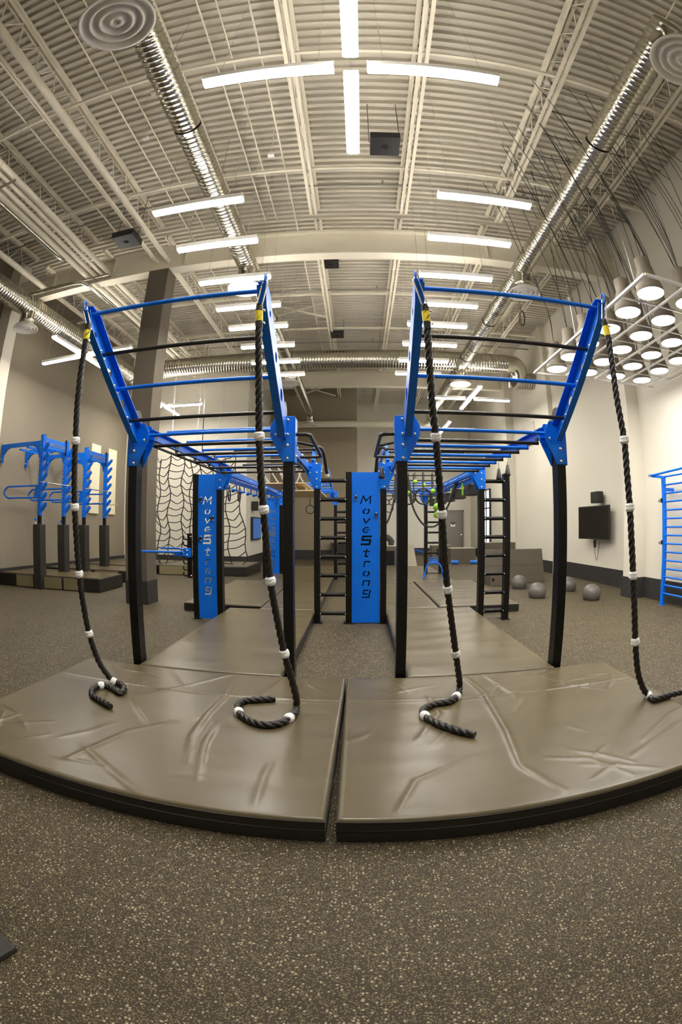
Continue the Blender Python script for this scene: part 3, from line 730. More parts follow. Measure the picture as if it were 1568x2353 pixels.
# ------------------------------------------------------------------ battle ropes
ROPES = {"a": {"p": [[-2.09, 2.93, 3.071], [-2.09, 2.936, 2.901], [-2.105, 2.957, 2.618], [-2.117, 2.982, 2.38], [-2.124, 3.013, 2.138], [-2.145, 3.057, 1.852], [-2.157, 3.094, 1.637], [-2.169, 3.139, 1.385], [-2.186, 3.191, 1.111], [-2.191, 3.241, 0.854], [-2.186, 3.29, 0.605], [-2.15, 3.336, 0.375], [-2.091, 3.363, 0.247], [-2.033, 3.378, 0.175], [-1.961, 3.359, 0.175], [-1.869, 3.265, 0.175], [-1.853, 3.156, 0.175], [-1.985, 3.236, 0.175], [-2.083, 3.238, 0.175], [-2.105, 3.14, 0.175], [-2.038, 3.008, 0.175], [-1.931, 2.941, 0.175], [-1.802, 2.869, 0.175]], "k": [4, 6, 8, 10, 13, 18]}, "b": {"p": [[-0.671, 2.93, 3.037], [-0.664, 2.935, 2.831], [-0.652, 2.949, 2.542], [-0.644, 2.964, 2.331], [-0.64, 2.986, 2.089], [-0.629, 3.011, 1.841], [-0.614, 3.038, 1.61], [-0.599, 3.066, 1.384], [-0.581, 3.099, 1.134], [-0.551, 3.13, 0.905], [-0.506, 3.17, 0.609], [-0.47, 3.192, 0.446], [-0.439, 3.214, 0.276], [-0.437, 3.227, 0.175], [-0.436, 3.099, 0.175], [-0.462, 3.015, 0.175], [-0.501, 2.931, 0.175], [-0.575, 2.875, 0.175], [-0.667, 2.889, 0.175], [-0.758, 2.958, 0.175], [-0.834, 3.066, 0.175], [-0.87, 3.201, 0.175], [-0.845, 3.291, 0.175], [-0.759, 3.337, 0.175], [-0.651, 3.375, 0.175]], "k": [4, 6, 8, 10, 15, 20]}, "c": {"p": [[0.474, 2.93, 3.017], [0.482, 2.936, 2.882], [0.486, 2.956, 2.691], [0.494, 2.987, 2.48], [0.506, 3.025, 2.277], [0.527, 3.066, 2.095], [0.552, 3.127, 1.85], [0.583, 3.2, 1.584], [0.616, 3.278, 1.313], [0.658, 3.358, 1.041], [0.72, 3.445, 0.74], [0.771, 3.511, 0.506], [0.82, 3.569, 0.29], [0.84, 3.6, 0.175], [0.778, 3.421, 0.175], [0.708, 3.325, 0.175], [0.618, 3.292, 0.175], [0.528, 3.24, 0.175], [0.475, 3.159, 0.175], [0.478, 3.059, 0.175], [0.511, 2.967, 0.175], [0.578, 2.867, 0.175], [0.651, 2.782, 0.175], [0.731, 2.711, 0.175]], "k": [5, 7, 9, 11, 14, 19]}, "d": {"p": [[1.904, 2.93, 3.053], [1.914, 2.93, 2.923], [1.909, 2.929, 2.689], [1.91, 2.927, 2.4], [1.937, 2.925, 2.105], [1.942, 2.923, 1.856], [1.954, 2.92, 1.62], [1.967, 2.918, 1.39], [1.99, 2.915, 1.134], [2.02, 2.912, 0.884], [2.055, 2.909, 0.639], [2.111, 2.906, 0.408], [2.191, 2.904, 0.253], [2.266, 2.903, 0.175], [2.254, 2.806, 0.175], [2.332, 2.806, 0.175], [2.456, 2.813, 0.175], [2.608, 2.814, 0.175]], "k": [4, 6, 8, 10, 13, 17]}}
RL = {'a': ('leftmost thick black rope, hung from the left rig outer arm, end curled on the mat', 0),
      'b': ('second thick black rope from the left, its end in a wide loop on the mat', 1),
      'c': ('third thick black rope from the left, its tail curved on the right mat', 2),
      'd': ('rightmost thick black rope, its end running out of the picture to the right', 3)}
def lobe(a): return .70+.30*abs(math.cos(1.5*a))
TIPX = {'a': -2.15, 'b': -.636, 'c': .42, 'd': 1.934}
for key, dd in ROPES.items():
    P = [Vector(q) for q in dd['p']]
    t = thing('climbing_rope', RL[key][0], 'rope', P[0], 'thick black ropes with white tape')
    fine = spline(P, 14)
    rp = MB(); rp.tube(fine, .0275, 24, prof=lobe, twist=2*PI/.17); rp.build('rope', 'rope', t)
    for i in dd['k']:
        q = P[i]; dr = (P[min(i+1, len(P)-1)]-P[i-1]).normalized(); kn = MB()
        kn.lathe([(.024, -.030), (.033, -.024), (.036, -.012), (.033, -.002), (.037, .006), (.034, .018), (.030, .026), (.022, .031)], q, 14, dr)
        kn.torus(q+dr*.004, dr+Vector((.25, .2, .1)), .031, .008, 16, 6)
        kn.build('tape_knot', 'tape', t)
    up = (P[0]-P[1]).normalized(); A = P[0]
    MB().cyl(A-up*.02, A-up*.19, .026, 14).build('end_sleeve', 'grip', t)
    MB().cyl(A-up*.055, A-up*.135, .0275, 14).build('label_sleeve', 'yellow', t)
    tp = Vector((TIPX[key], 2.915, 3.225)); e0 = A
    ax = (tp-e0); hl = ax.length/2+.006; ax.normalize(); sx = ax.cross(Vector((0,1,0))).normalized(); cc = (tp+e0)/2; w2 = .019; pts = []
    for i in range(9): a = PI*i/8; pts.append(cc+ax*(hl-w2+w2*math.sin(a))+sx*(w2*math.cos(a)))
    for i in range(9): a = PI*i/8; pts.append(cc-ax*(hl-w2+w2*math.sin(a))-sx*(w2*math.cos(a)))
    MB().tube(pts, .0058, 8, closed=True).build('carabiner', 'steel', t)
    MB().tube([e0+Vector((0,0,.0)), e0-up*.03], .012, 8).build('thimble', 'steel', t)
    for e in (.05, .15): MB().cyl(A-up*e+Vector((.03,-.005,0)), A-up*e+Vector((.042,-.005,0)), .009, 8).build('clamp_nut', 'bolt', t)
    MB().cyl(P[-1], P[-1]+(P[-1]-P[-2]).normalized()*.03, .022, 14).build('end_cap', 'grip', t)

# ------------------------------------------------------------------ mats
CREASE = [(.012, .030, [[-.96, 2.28], [-1.06, 2.64], [-1.08, 3.03], [-1.06, 3.53], [-1.1, 4.0]]),
 (.008, .03, [[-1.65, 2.01], [-1.49, 2.55], [-1.24, 2.85]]), (.010, .028, [[-.84, 2.1], [-.93, 2.48], [-.98, 2.89]]),
 (.014, .035, [[.96, 4.02], [1.03, 3.54], [.99, 2.75], [.93, 2.25], [1.05, 1.92]]), (.008, .025, [[1.15, 4.0], [1.27, 3.37]]),
 (.009, .03, [[-1.69, 3.27], [-1.43, 3.6], [-1.17, 4.0]]), (.007, .03, [[1.6, 2.1], [2.2, 2.37]]), (.009, .03, [[1.8, 2.27], [2.24, 2.54], [2.4, 2.59]]),
 (.010, .03, [[-.85, 3.27], [-.75, 3.82], [-.70, 4.0]]), (.008, .03, [[.57, 3.52], [.59, 3.14], [.39, 2.72]]),
 (.007, .02, [[-2.5, 1.9], [-2.35, 2.2], [-2.05, 2.45]]), (.006, .02, [[-2.2, 1.9], [-1.95, 2.25]]), (.006, .02, [[.2, 1.9], [.32, 2.2], [.6, 2.4]]),
 (.006, .02, [[1.5, 1.9], [1.35, 2.2], [1.1, 2.3]]), (.007, .025, [[-.45, 3.98], [-.5, 3.6], [-.42, 3.4]]), (.006, .02, [[.3, 3.95], [.42, 3.6]]),
 (.006, .02, [[1.6, 3.95], [1.8, 3.5], [2.1, 3.2]]), (.006, .02, [[-2.4, 3.9], [-2.1, 3.5]])]
rr_ = random.Random(11)
for mx0, mx1 in ((-2.7, -.2), (-.05, 2.4)):
    for k in range(20):
        cx_ = rr_.uniform(mx0, mx1); cy_ = rr_.choice((rr_.uniform(1.9, 2.3), rr_.uniform(3.3, 3.95), rr_.uniform(2, 3.9))); an = rr_.uniform(-1.0, 1.0)+PI/2*(rr_.random() < .5); ln = rr_.uniform(.18, .55); bd = rr_.uniform(-.25, .25)
        CREASE.append((rr_.uniform(.003, .0075), rr_.uniform(.012, .03), [[cx_+math.cos(an+bd*q)*ln*q, cy_+math.sin(an+bd*q)*ln*q] for q in (-.5, 0, .5)]))
def crease_h(x, y):
    h = 0
    for amp, wd, pl in CREASE:
        if not (min(p[0] for p in pl)-.15 < x < max(p[0] for p in pl)+.15 and min(p[1] for p in pl)-.1 < y < max(p[1] for p in pl)+.1): continue
        best = 9; tb = 0
        for i, (a, b) in enumerate(zip(pl, pl[1:])):
            dx = b[0]-a[0]; dy = b[1]-a[1]; t = max(0, min(1, ((x-a[0])*dx+(y-a[1])*dy)/(dx*dx+dy*dy)))
            d = math.hypot(x-a[0]-dx*t, y-a[1]-dy*t)
            if d < best: best = d; tb = (i+t)/(len(pl)-1)
        h += amp*1.1*math.exp(-(best/(wd*.72))**2)*max(0, math.sin(PI*min(1, max(0, .06+tb*.88))))**.6
    return h
def mat_thing(name, lab, x0, x1, y0, y1, z=.15, n=.028, seams=(), group='grey brown tumbling mats', notch=None, rot=0.0, creased=True):
    t = thing(name, lab, 'mat', (x0, y0, 0), group)
    nx = max(2, int((x1-x0)/n)); ny = max(2, int((y1-y0)/n)); vs = []; fs = []
    def hgt(x, y):
        ex = min(x-x0, x1-x, y-y0, y1-y); r = .022
        e = -(r-math.sqrt(max(0, r*r-(r-min(r, ex))**2)))
        h = crease_h(x, y) if creased else .0045*math.sin(2.1*x+4*math.sin(1.7*y))*math.sin(9.3*y+2.2*math.sin(2.3*x))
        for ys_ in seams:
            h -= .010*math.exp(-((y-ys_)/.010)**2)-.004*math.exp(-((y-ys_)/.05)**2)
        return z-.0+e+h*min(1, max(0, ex/.05))
    def g(a, b, k, n): 
        return a+(b-a)*k/n
    xs = [x0, x0+.004, x0+.012]+[g(x0+.022, x1-.022, k, nx) for k in range(nx+1)]+[x1-.012, x1-.004, x1]
    ysl = [y0, y0+.004, y0+.012]+[g(y0+.022, y1-.022, k, ny) for k in range(ny+1)]+[y1-.012, y1-.004, y1]
    for yv in ysl:
        for xv in xs: vs.append((xv+rot*(yv-y0), yv, hgt(xv, yv)))
    W = len(xs)
    fs = [(j*W+i, j*W+i+1, (j+1)*W+i+1, (j+1)*W+i) for j in range(len(ysl)-1) for i in range(W-1)]
    m = MB(); m.add(vs, fs, True); m.build('top_cover', 'vinyl', t)
    sd = MB(); zt = z-.024
    c = [(x0, y0), (x1, y0), (x1+rot*(y1-y0), y1), (x0+rot*(y1-y0), y1)]
    for zlo, zhi in ((.0, z*.5-.004), (z*.5+.004, zt)):
        sd.prism([(p[0], p[1]) for p in c], (0, 0, zlo), (1,0,0), (0,1,0), (0,0,zhi-zlo))
    sd.build('side_wall', 'vinylside', t)
    ins = [(c[0][0]+.006, c[0][1]+.006), (c[1][0]-.006, c[1][1]+.006), (c[2][0]-.006, c[2][1]-.006), (c[3][0]+.006, c[3][1]-.006)]
    MB().prism(ins, (0, 0, z*.5-.005), (1,0,0), (0,1,0), (0,0,.01)).build('fold_gap', 'vinylside', t)
    pp = MB(); pp.tube([(a, b, zt+.002) for a, b in c], .0045, 6, closed=True); pp.build('piping', 'vinylside', t)
    MB().tube([(a, b, z*.5) for a, b in c], .0065, 8, closed=True).build('fold_piping', 'vinylside', t)
    return t
mat_thing('folding_mat', 'large wrinkled grey brown mat at the front left, two ropes curled on it', -2.74, -.138, 1.83, 4.03, n=.014, seams=(3.43,), rot=.018)
mat_thing('folding_mat', 'large wrinkled grey brown mat at the front right, two rope tails on it', -.085, 2.45, 1.83, 4.03, n=.014, seams=(3.43,))
mat_thing('folding_mat', 'mat between the near and middle posts of the left rig', -2.11, -.672, 4.05, 7.50, n=.05, creased=False)
mat_thing('folding_mat', 'mat under the left rig just past its lettered panel, along the aisle', -1.60, -.655, 7.52, 11.5, n=.05, creased=False)
mat_thing('folding_mat', 'outer mat of the left rig, its corner showing left of the lettered panel', -3.05, -1.63, 7.80, 11.5, n=.05, creased=False)
mat_thing('folding_mat', 'farthest mat under the left rig', -2.4, -.655, 11.53, 15.9, n=.06, creased=False)
mat_thing('folding_mat', 'mat between the near and middle posts of the right rig', .452, 1.90, 4.05, 7.67, n=.05, creased=False)
mat_thing('folding_mat', 'mat under the right rig beside the aisle, left of the black diagonal gap', .42, 1.365, 7.70, 11.5, n=.05, creased=False)
mat_thing('folding_mat', 'mat right of the black diagonal gap, reaching out past the outer ladder', 1.40, 2.84, 7.80, 11.55, n=.05, creased=False)
mat_thing('folding_mat', 'farthest mat under the right rig, before the small hurdle', .45, 2.45, 11.57, 15.9, n=.06, creased=False)

# ------------------------------------------------------------------ things hanging in the rigs
def ring(lab, x, y, z, R, top, group='black gym rings', r=.013, strap=True, face=(0,1,0)):
    t = thing('gym_ring', lab, 'gym ring', (x, y, z), group)
    MB().torus((x, y, z), face, R, r, 32, 10).build('ring', 'grip', t)
    if strap: MB().bar((x, y, z+R), (x, y, top), .022, .004, (0,1,0)).build('strap', 'wire', t)
ring('small black ring hung alone from a blue bar, seen left of the centre ladder', -1.30, 12.9, 1.97, .115, 2.4)
ring('black ring under the peg beam, nearest the left lettered panel', -2.17, 7.75, 2.03, .10, 2.2, face=(1,.1,0))
ring('second black ring under the peg beam, after the nearest one', -2.18, 8.45, 2.06, .10, 2.2, face=(1,.1,0))
ring('large black ring in the right rig, in front of the far ladder post', 1.27, 9.0, 2.08, .15, 2.55, r=.016)
ring('large black ring in the right rig, half behind its near inner post', 1.02, 9.3, 2.08, .14, 2.55, r=.016)
ring('small black ring right of the centre panel, upper of two', .60, 9.0, 2.09, .085, 2.6, r=.010)
ring('small black ring right of the centre panel, lower of two', .61, 9.0, 1.85, .078, 2.0, r=.009)
def ball(lab, x, y, z, r, top):
    t = thing('grip_ball', lab, 'grip ball', (x, y, z), 'lime green grip balls')
    MB().sphere((x, y, z), r, 18, 12).build('ball', 'green', t); MB().cyl((x, y, z+r*.95), (x, y, top), .006, 6).build('cord', 'wire', t)
for a in (('lime grip ball, uppermost, above the two large rings', 1.12, 9.0, 2.36, .042, 2.55), ('lime grip ball behind the strap of the large ring', 1.30, 9.05, 2.30, .042, 2.55),
          ('lime grip ball left of the third rope, beside the large ring', 1.47, 9.0, 2.18, .050, 2.55), ('largest lime grip ball, above the white tape of the third rope', 1.535, 8.9, 1.86, .085, 2.5),
          ('lime grip ball just under the largest one', 1.53, 9.0, 1.72, .060, 1.80), ('lime grip ball at the edge of the near inner post', .99, 9.0, 2.15, .042, 2.55)): ball(*a)
def swag(lab, pts, sl):
    t = thing('hanging_rope', lab, 'rope', pts[0], 'ropes slung in loops under the right rig')
    MB().tube(spline(pts, 6), .018, 10).build('rope', 'wire', t)
    for a, b in sl: MB().tube(spline([a, tuple((Vector(a)+Vector(b))/2), b], 3), .034, 10).build('sleeve', 'darkcloth', t)
swag('black rope slung in a deep loop from the right rig towards its outer ladder', [(.98, 9.0, 2.45), (1.0, 9, 2.15), (1.10, 9.0, 1.80), (1.26, 9.0, 1.55), (1.42, 9.0, 1.49), (1.58, 9.0, 1.56), (1.74, 9.0, 1.85), (1.86, 8.9, 2.15), (1.93, 8.8, 2.42)],
     [((1.80, 8.95, 2.02), (1.93, 8.8, 2.42)), ((.98, 9, 2.4), (1.05, 9, 1.95))])
swag('black rope slung beside the centre panel, disappearing behind its right post', [(.75, 9.0, 2.5), (.72, 9, 2.1), (.66, 9.0, 1.82), (.58, 9.0, 1.60), (.50, 9.0, 1.51), (.42, 9.0, 1.50), (.32, 9, 1.62)], [((.75, 9.0, 2.45), (.725, 9, 2.02))])
for k, (x, y, zt) in enumerate(((2.23, 7.10, 2.30), (2.37, 7.07, 2.36), (.37, 7.04, 2.30))):
    t = thing('cone_grip', ['black cone grip hung at the outer ladder, left one', 'black cone grip hung at the outer ladder, right one', 'black cone grip hung at the top right corner of the centre panel'][k], 'cone grip', (x, y, zt), 'cone shaped rope grips')
    MB().lathe([(.001, 0), (.045, 0), (.045, .03), (.02, .17), (.012, .18), (.001, .18)], (x, y, zt-.08), 16).build('cone', 'grip', t); MB().cyl((x, y, zt+.09), (x, y, 2.5), .004, 6).build('cord', 'wire', t)
net = thing('climbing_net', 'black strap net hung at the far end of the right rig', 'net', (.5, 11, 2.4))
nm = MB()
for i in range(7): nm.bar((.45+i*.22, 11, 2.75), (.45+i*.22, 11, 2.05), .03, .004, (0,1,0))
for k in range(5): nm.cyl((.42, 11, 2.70-k*.12), (1.9, 11, 2.70-k*.12), .014, 8)
nm.build('straps', 'wire', net)
for k, (x0, x1, y, z, lab) in enumerate(((-2.0, -1.09, 9.75, 2.40, 'plywood balance board on chains, upper and farther of two'), (-1.59, -.78, 9.75, 2.24, 'plywood balance board on chains, lower and nearer of two'))):
    t = thing('balance_board', lab, 'balance board', (x0, y, z), 'plywood boards hung on white chains')
    MB().box(x0, x1, y, y+2.2, z, z+.022).build('board', 'wood', t, .003)
    for j in range(4):
        cm = MB(); xc = x0+.12+j*.2; n = 14
        a = Vector((xc, y+.1, z+.03)); b = Vector((xc-.28 if j < 3 else xc+.15, y+.2, 2.85))
        for i in range(n):
            c = a.lerp(b, (i+.5)/n); dr = (b-a).normalized(); nn = dr.cross(Vector((0,1,0))) if i % 2 else Vector((0,1,0))
            cm.torus(c, nn, .014, .004, 10, 5, (1, 1.6))
        cm.build('chain', 'chain', t)

# ------------------------------------------------------------------ disc light grid by the right wall
G0 = (3.0, 3.55, 4.05); ex, ey = 2.62, 3.60
t = thing('light_grid', 'white square grid frame hung under the ceiling by the right wall', 'light grid', G0)
fr = MB(); z = 4.05
for a in ((3.0, 3.55, 5.62, 3.55), (3.0, 7.15, 5.62, 7.15), (3.0, 3.55, 3.0, 7.15), (5.62, 3.55, 5.62, 7.15)): fr.bar((a[0], a[1], z), (a[2], a[3], z), .04, .03)
fr.build('outer_frame', 'diffuser', t)
for x in (3.61, 4.21, 4.81, 5.41): MB().bar((x, 3.55, z), (x, 7.15, z), .03, .025).build('grid_bar', 'diffuser', t)
for k in range(5): MB().bar((3.0, 4.15+.6*k, z), (5.62, 4.15+.6*k, z), .014, .02).build('cross_bar', 'steel', t)
for (x, y) in ((3.3, 4.15), (4.81, 4.75), (3.3, 6.0), (5.4, 6.6), (4.21, 5.3)): MB().cyl((x, y, z), (x, y, 8.1), .004, 6).build('suspension_cable', 'steel', t)
cn = [(3.31, 3.90), (3.32, 4.48), (3.33, 5.05), (3.30, 5.65), (3.29, 6.23), (3.30, 6.84)]
first = None
colname = ['first column', 'second column', 'third column', 'fourth column']
for cidx in range(4):
    for ridx in range(6):
        x = 3.31+.60*cidx; y = 3.88+.594*ridx
        if cidx == 0: x, y = cn[ridx]
        lab = 'cone lamp in the light grid, %s from the left, %s from the near edge' % (colname[cidx], ordn[ridx])
        if first is None:
            p = thing('cone_lamp', lab, 'lamp', (x, y, z), 'cone lamps in the light grid')
            MB().lathe([(.172, -.005), (.176, .0), (.176, .05), (.13, .22), (.10, .30), (.10, .46), (.085, .47), (.001, .47)], (x, y, z), 28).build('shade', 'shade', p)
            MB().lathe([(.170, .004), (.168, -.008), (.001, -.010)], (x, y, z), 28).build('disc', 'discglow', p)
            first = p
        else:
            p = copy_tree(first); p.location = (x, y, z); p['label'] = lab
        jx = random.uniform(-.9, .1); zt = 8.1
        pts = [Vector((x, y, z+.46)), Vector((x+random.uniform(-.03, .03), y+random.uniform(-.03, .03), z+1.1)), Vector((x+jx*.4+random.uniform(-.04, .04), y, z+2.2)), Vector((x+jx*.7+random.uniform(-.05, .05), y+.05, z+3.2)), Vector((x+jx, y+.05, zt))]
        MB().tube(spline(pts, 4), .0055, 6).build('cord', 'wire', p)
for k in range(6):
    y = 3.9+.6*k
    s = thing('cable_drop', 'black feed cable under the deck over the light grid, run %s from the near end' % ordn[k], 'cable', (2.9, y, 8.05), 'feed cables over the light grid')
    pts = [(2.95, y, 8.06), (3.5, y, 7.98), (4.1, y+.02, 8.05), (4.7, y, 7.95), (5.3, y-.02, 8.05), (5.9, y, 7.8)]
    MB().tube(spline(pts, 4), .008, 6).build('cable', 'wire', s)
    MB().cyl((2.95, y, 8.03), (2.95, y, 8.1), .05, 14).build('junction_box', 'diffuser', s)

# ------------------------------------------------------------------ stall bars on the right wall
t = thing('stall_bars', 'blue wall ladder with many rungs standing at the right wall', 'stall bars', (5.7, 7.2, 0))
for yb in (7.22, 6.22):
    MB().box(5.66, 5.72, yb-.04, yb+.04, 0, 2.36).box(5.64, 5.74, yb-.06, yb+.06, 0, .012).box(5.72, 5.95, yb-.02, yb+.02, 2.1, 2.16).build('upright', 'blue', t, .004)
for k in range(15):
    MB().cyl((5.69, 7.22, .22+.153*k), (5.69, 6.22, .22+.153*k), .017, 12).build('rung', 'blue', t)
MB().cyl((5.52, 7.40, 2.40), (5.52, 6.1, 2.44), .02, 12).bar((5.70, 7.25, 2.36), (5.50, 7.42, 2.40), .05, .05).build('top_bar', 'blue', t)
for zc in (1.92, 1.15): MB().torus((5.62, 7.30, zc), (1,0,0), .022, .006, 14, 6).box(5.63, 5.68, 7.24, 7.27, zc-.03, zc+.05).build('hook', 'plastic', t)
MB().torus((5.50, 7.46, 2.40), (1,0,0), .022, .005, 14, 6).build('hook', 'plastic', t)

# ------------------------------------------------------------------ television and speaker on the right wall
t = thing('television', 'black television on a tilting arm on the right wall', 'television', (6.2, 10.8, 1.56))
TV = Vector((6.02, 10.78, 1.56)); dv = Vector((-.10, 1.0, 0)).normalized()
MB().bar(TV-dv*.72, TV+dv*.72, .06, .84).build('bezel', 'plastic', t, .008)
nrm = dv.cross(Vector((0,0,1))).normalized()
if nrm.x > 0: nrm = -nrm
MB().bar(TV+nrm*.032-dv*.68, TV+nrm*.032+dv*.68, .004, .78).build('screen', 'screen', t)
MB().box(6.04, 6.28, 10.7, 10.86, 1.45, 1.65).build('wall_arm', 'plastic', t)
MB().box(6.03, 6.08, 10.75, 10.80, .93, 1.13).build('power_brick', 'plastic', t)
MB().tube(spline([(6.1, 10.95, 1.1), (6.1, 10.9, .9), (6.1, 10.75, .6), (6.1, 10.65, .9), (6.1, 10.6, 1.1)], 5), .006, 6).build('cable', 'wire', t)
t = thing('wall_speaker', 'small black speaker above the television on the right wall', 'speaker', (6.2, 10.7, 2.2))
MB().box(5.99, 6.2, 10.54, 10.90, 2.05, 2.34).build('cabinet', 'plastic', t, .02); MB().box(6.2, 6.28, 10.68, 10.76, 2.1, 2.2).build('mount', 'plastic', t)
# ------------------------------------------------------------------ half balls
HB = [(3.90, 10.75, .23, 'grey half ball farthest left, in front of the long leaning panels'), (3.76, 9.20, .23, 'grey half ball in front, left of the right rig outer post'),
      (4.85, 9.9, .23, 'grey half ball partly behind the right rig outer post'), (4.73, 8.50, .23, 'grey half ball farthest right, under the television')]
for x, y, r, lab in HB:
    t = thing('half_ball', lab, 'half ball', (x, y, 0), 'grey rubber half balls on the floor')
    R_ = r*.87; zc = .12
    MB().lathe([(max(.0005, R_*math.sin(a)), zc+R_*math.cos(a)) for a in [2.12*i/16 for i in range(17)]], (x, y, 0), 32).build('dome', 'ballgrey', t)
    MB().lathe([(.001, 0), (R_*.86, 0), (R_*.88, .01), (R_*.86, .022)], (x, y, 0), 28).build('base', 'plastic', t)
# ------------------------------------------------------------------ boxes, ramp panels
t = thing('ramp_panel', 'tall grey panel of two boards leaning beside the half balls', 'ramp', (4.5, 11.8, 0))
MB().prism([(-.82, 0), (.95, 0), (.92, .45), (-.82, .45)], (4.1, 11.85, 0), (1,0,0), (0,.12,1), (0,.05,0)).build('lower_board', 'boxgrey', t)
MB().prism([(-.82, .455), (.92, .455), (.89, .88), (-.82, .88)], (4.1, 11.85, 0), (1,0,0), (0,.12,1), (0,.05,0)).build('upper_board', 'boxgrey', t)
MB().box(3.35, 4.9, 11.95, 12.7, 0, .82).build('back_frame', 'boxgrey', t)
for i in range(9): bolt(t, (3.35+i*.175, 11.94, .84), (0,-1,.1), .006)
for i in range(9): bolt(t, (3.35+i*.175, 11.88, .43), (0,-1,.1), .006)
def crate(lab, x0, x1, y0, y1, h, hole=None, top=True):
    t = thing('plyometric_box', lab, 'box', ((x0+x1)/2, (y0+y1)/2, 0), 'grey brown jump boxes')
    MB().box(x0, x1, y0, y1, 0, h).build('body', 'boxgrey', t, .006)
    if top: MB().box(x0-.005, x1+.005, y0-.005, y1+.005, h, h+.012).build('lid', 'plytop', t)
    if hole: 
        hx0, hx1, hz0, hz1 = hole; MB().box(hx0, hx1, y0-.004, y0+.002, hz0, hz1).build('opening', 'hole', t, .02)
crate('grey box nearest of the pair in front of the far door', 3.75, 4.80, 18.6, 19.4, .60)
crate('lower box beside the far door, with a dark slot', 3.40, 4.30, 21.2, 21.9, .62, (3.62, 3.72, .18, .46))
crate('dark low box seen through the outer ladder, with a knob', 3.32, 3.75, 11.3, 11.7, .30, (3.36, 3.42, .12, .20), False)
crate('wide box behind the centre panel with a big black opening', .75, 1.62, 16.9, 17.6, .78, (.80, 1.34, .10, .62))
crate('long grey box behind the leaning panels', 3.95, 5.0, 14.2, 14.8, .98, None, False)
t = thing('incline_board', 'pale board leaning on the box behind the centre panel', 'board', (1.8, 17, 0))
MB().prism([(0, 0), (.55, 0), (.42, .86), (0, .86)], (1.62, 16.85, 0), (1,0,0), (0,.2,1), (0,.04,0)).build('board', 'plytop', t)
for k, (x, y, z, a) in enumerate(((3.85, 18.3, .12, 'blue foam roller beside the far slotted box'), (4.62, 18.25, .12, 'blue foam roller in front of the far pair of boxes'), (3.2, 19.0, .12, 'blue foam roller at the edge of the third rope'))):
    tag(MB().cyl((x-.12, y, z-.04), (x+.14, y-.15, z-.04), .075, 16).build('foam_roller', 'bluefoam'), a, 'foam roller', 'blue foam rollers')
t = thing('hurdle', 'small blue tube hurdle in front of the far ladder of the right rig', 'hurdle', (2.1, 11.9, 0))
MB().tube(spline([(1.68, 11.8, 0.16), (1.76, 11.85, .45), (1.80, 11.85, .54), (1.88, 11.85, .56), (2.02, 11.85, .56), (2.10, 11.85, .53), (2.15, 11.8, .42), (2.20, 11.8, .16)], 4), .022, 10).build('frame', 'blue', t)
for z in (.60, .65, .70): MB().cyl((1.86, 11.85, z), (2.04, 11.85, z), .012, 8).build('cross_bar', 'blue', t)
for x in (1.86, 2.04): MB().cyl((x, 11.85, .56), (x, 11.85, .72), .012, 8).build('upright', 'blue', t)
tag(MB().cyl((2.0, 22.9, .62), (3.2, 21.4, .25), .03, 10).build('blue_pole', 'blue'), 'long blue pole leaning low at the far right wall behind the ladder', 'pole')
# ------------------------------------------------------------------ far door, window, alarm
d = S('door_1', 'doorgrey', (4.62, 5.62, 24.70, 24.76, 0, 2.28)); d['label'] = 'grey brown door with a small sign in the far right wall'
MB().box(4.55, 4.63, 24.66, 24.8, 0, 2.36).box(5.61, 5.69, 24.66, 24.8, 0, 2.36).box(4.55, 5.69, 24.66, 24.8, 2.28, 2.36).build('frame', 'doorgrey', d)
sg = MB().box(4.98, 5.22, 24.68, 24.695, 1.48, 1.74).build('sign', 'paper', d)
MB().prism([(-.12, .13), (.12, .13), (.12, .03), (0, -.05), (-.12, .03)], (5.10, 24.672, 1.61), (1,0,0), (0,0,1), (0,.006,0)).build('dark_chevron', 'plastic', sg)
MB().prism([(-.05, .11), (.05, .11), (0, .07)], (5.10, 24.666, 1.61), (1,0,0), (0,0,1), (0,.004,0)).build('white_mark', 'paper', sg)
MB().cyl((5.55, 24.64, 1.05), (5.55, 24.70, 1.05), .03, 12).build('door_handle', 'steel', d)
al = thing('fire_alarm', 'small red and white fire alarm on the far right wall above the door', 'alarm', (5.05, 24.78, 2.9))
MB().box(4.98, 5.12, 24.74, 24.8, 2.82, 2.98).build('body', 'red', al, .01); MB().box(5.02, 5.08, 24.73, 24.75, 2.86, 2.94).build('strobe', 'paper', al)
wn = MB()
for y0 in (20.9, 21.5, 22.1): wn.box(6.09, 6.10, y0, y0+.52, .62, 3.15)
wn = struct(wn.build('window_1', 'window'))
wf = MB()
for y0 in (20.80, 21.42, 22.02, 22.62): wf.box(6.04, 6.12, y0, y0+.10, .55, 3.2)
for z0 in (.55, 2.30, 3.15): wf.box(6.05, 6.12, 20.8, 22.7, z0, z0+.06)
wf.build('window_frame', 'plastic', wn)
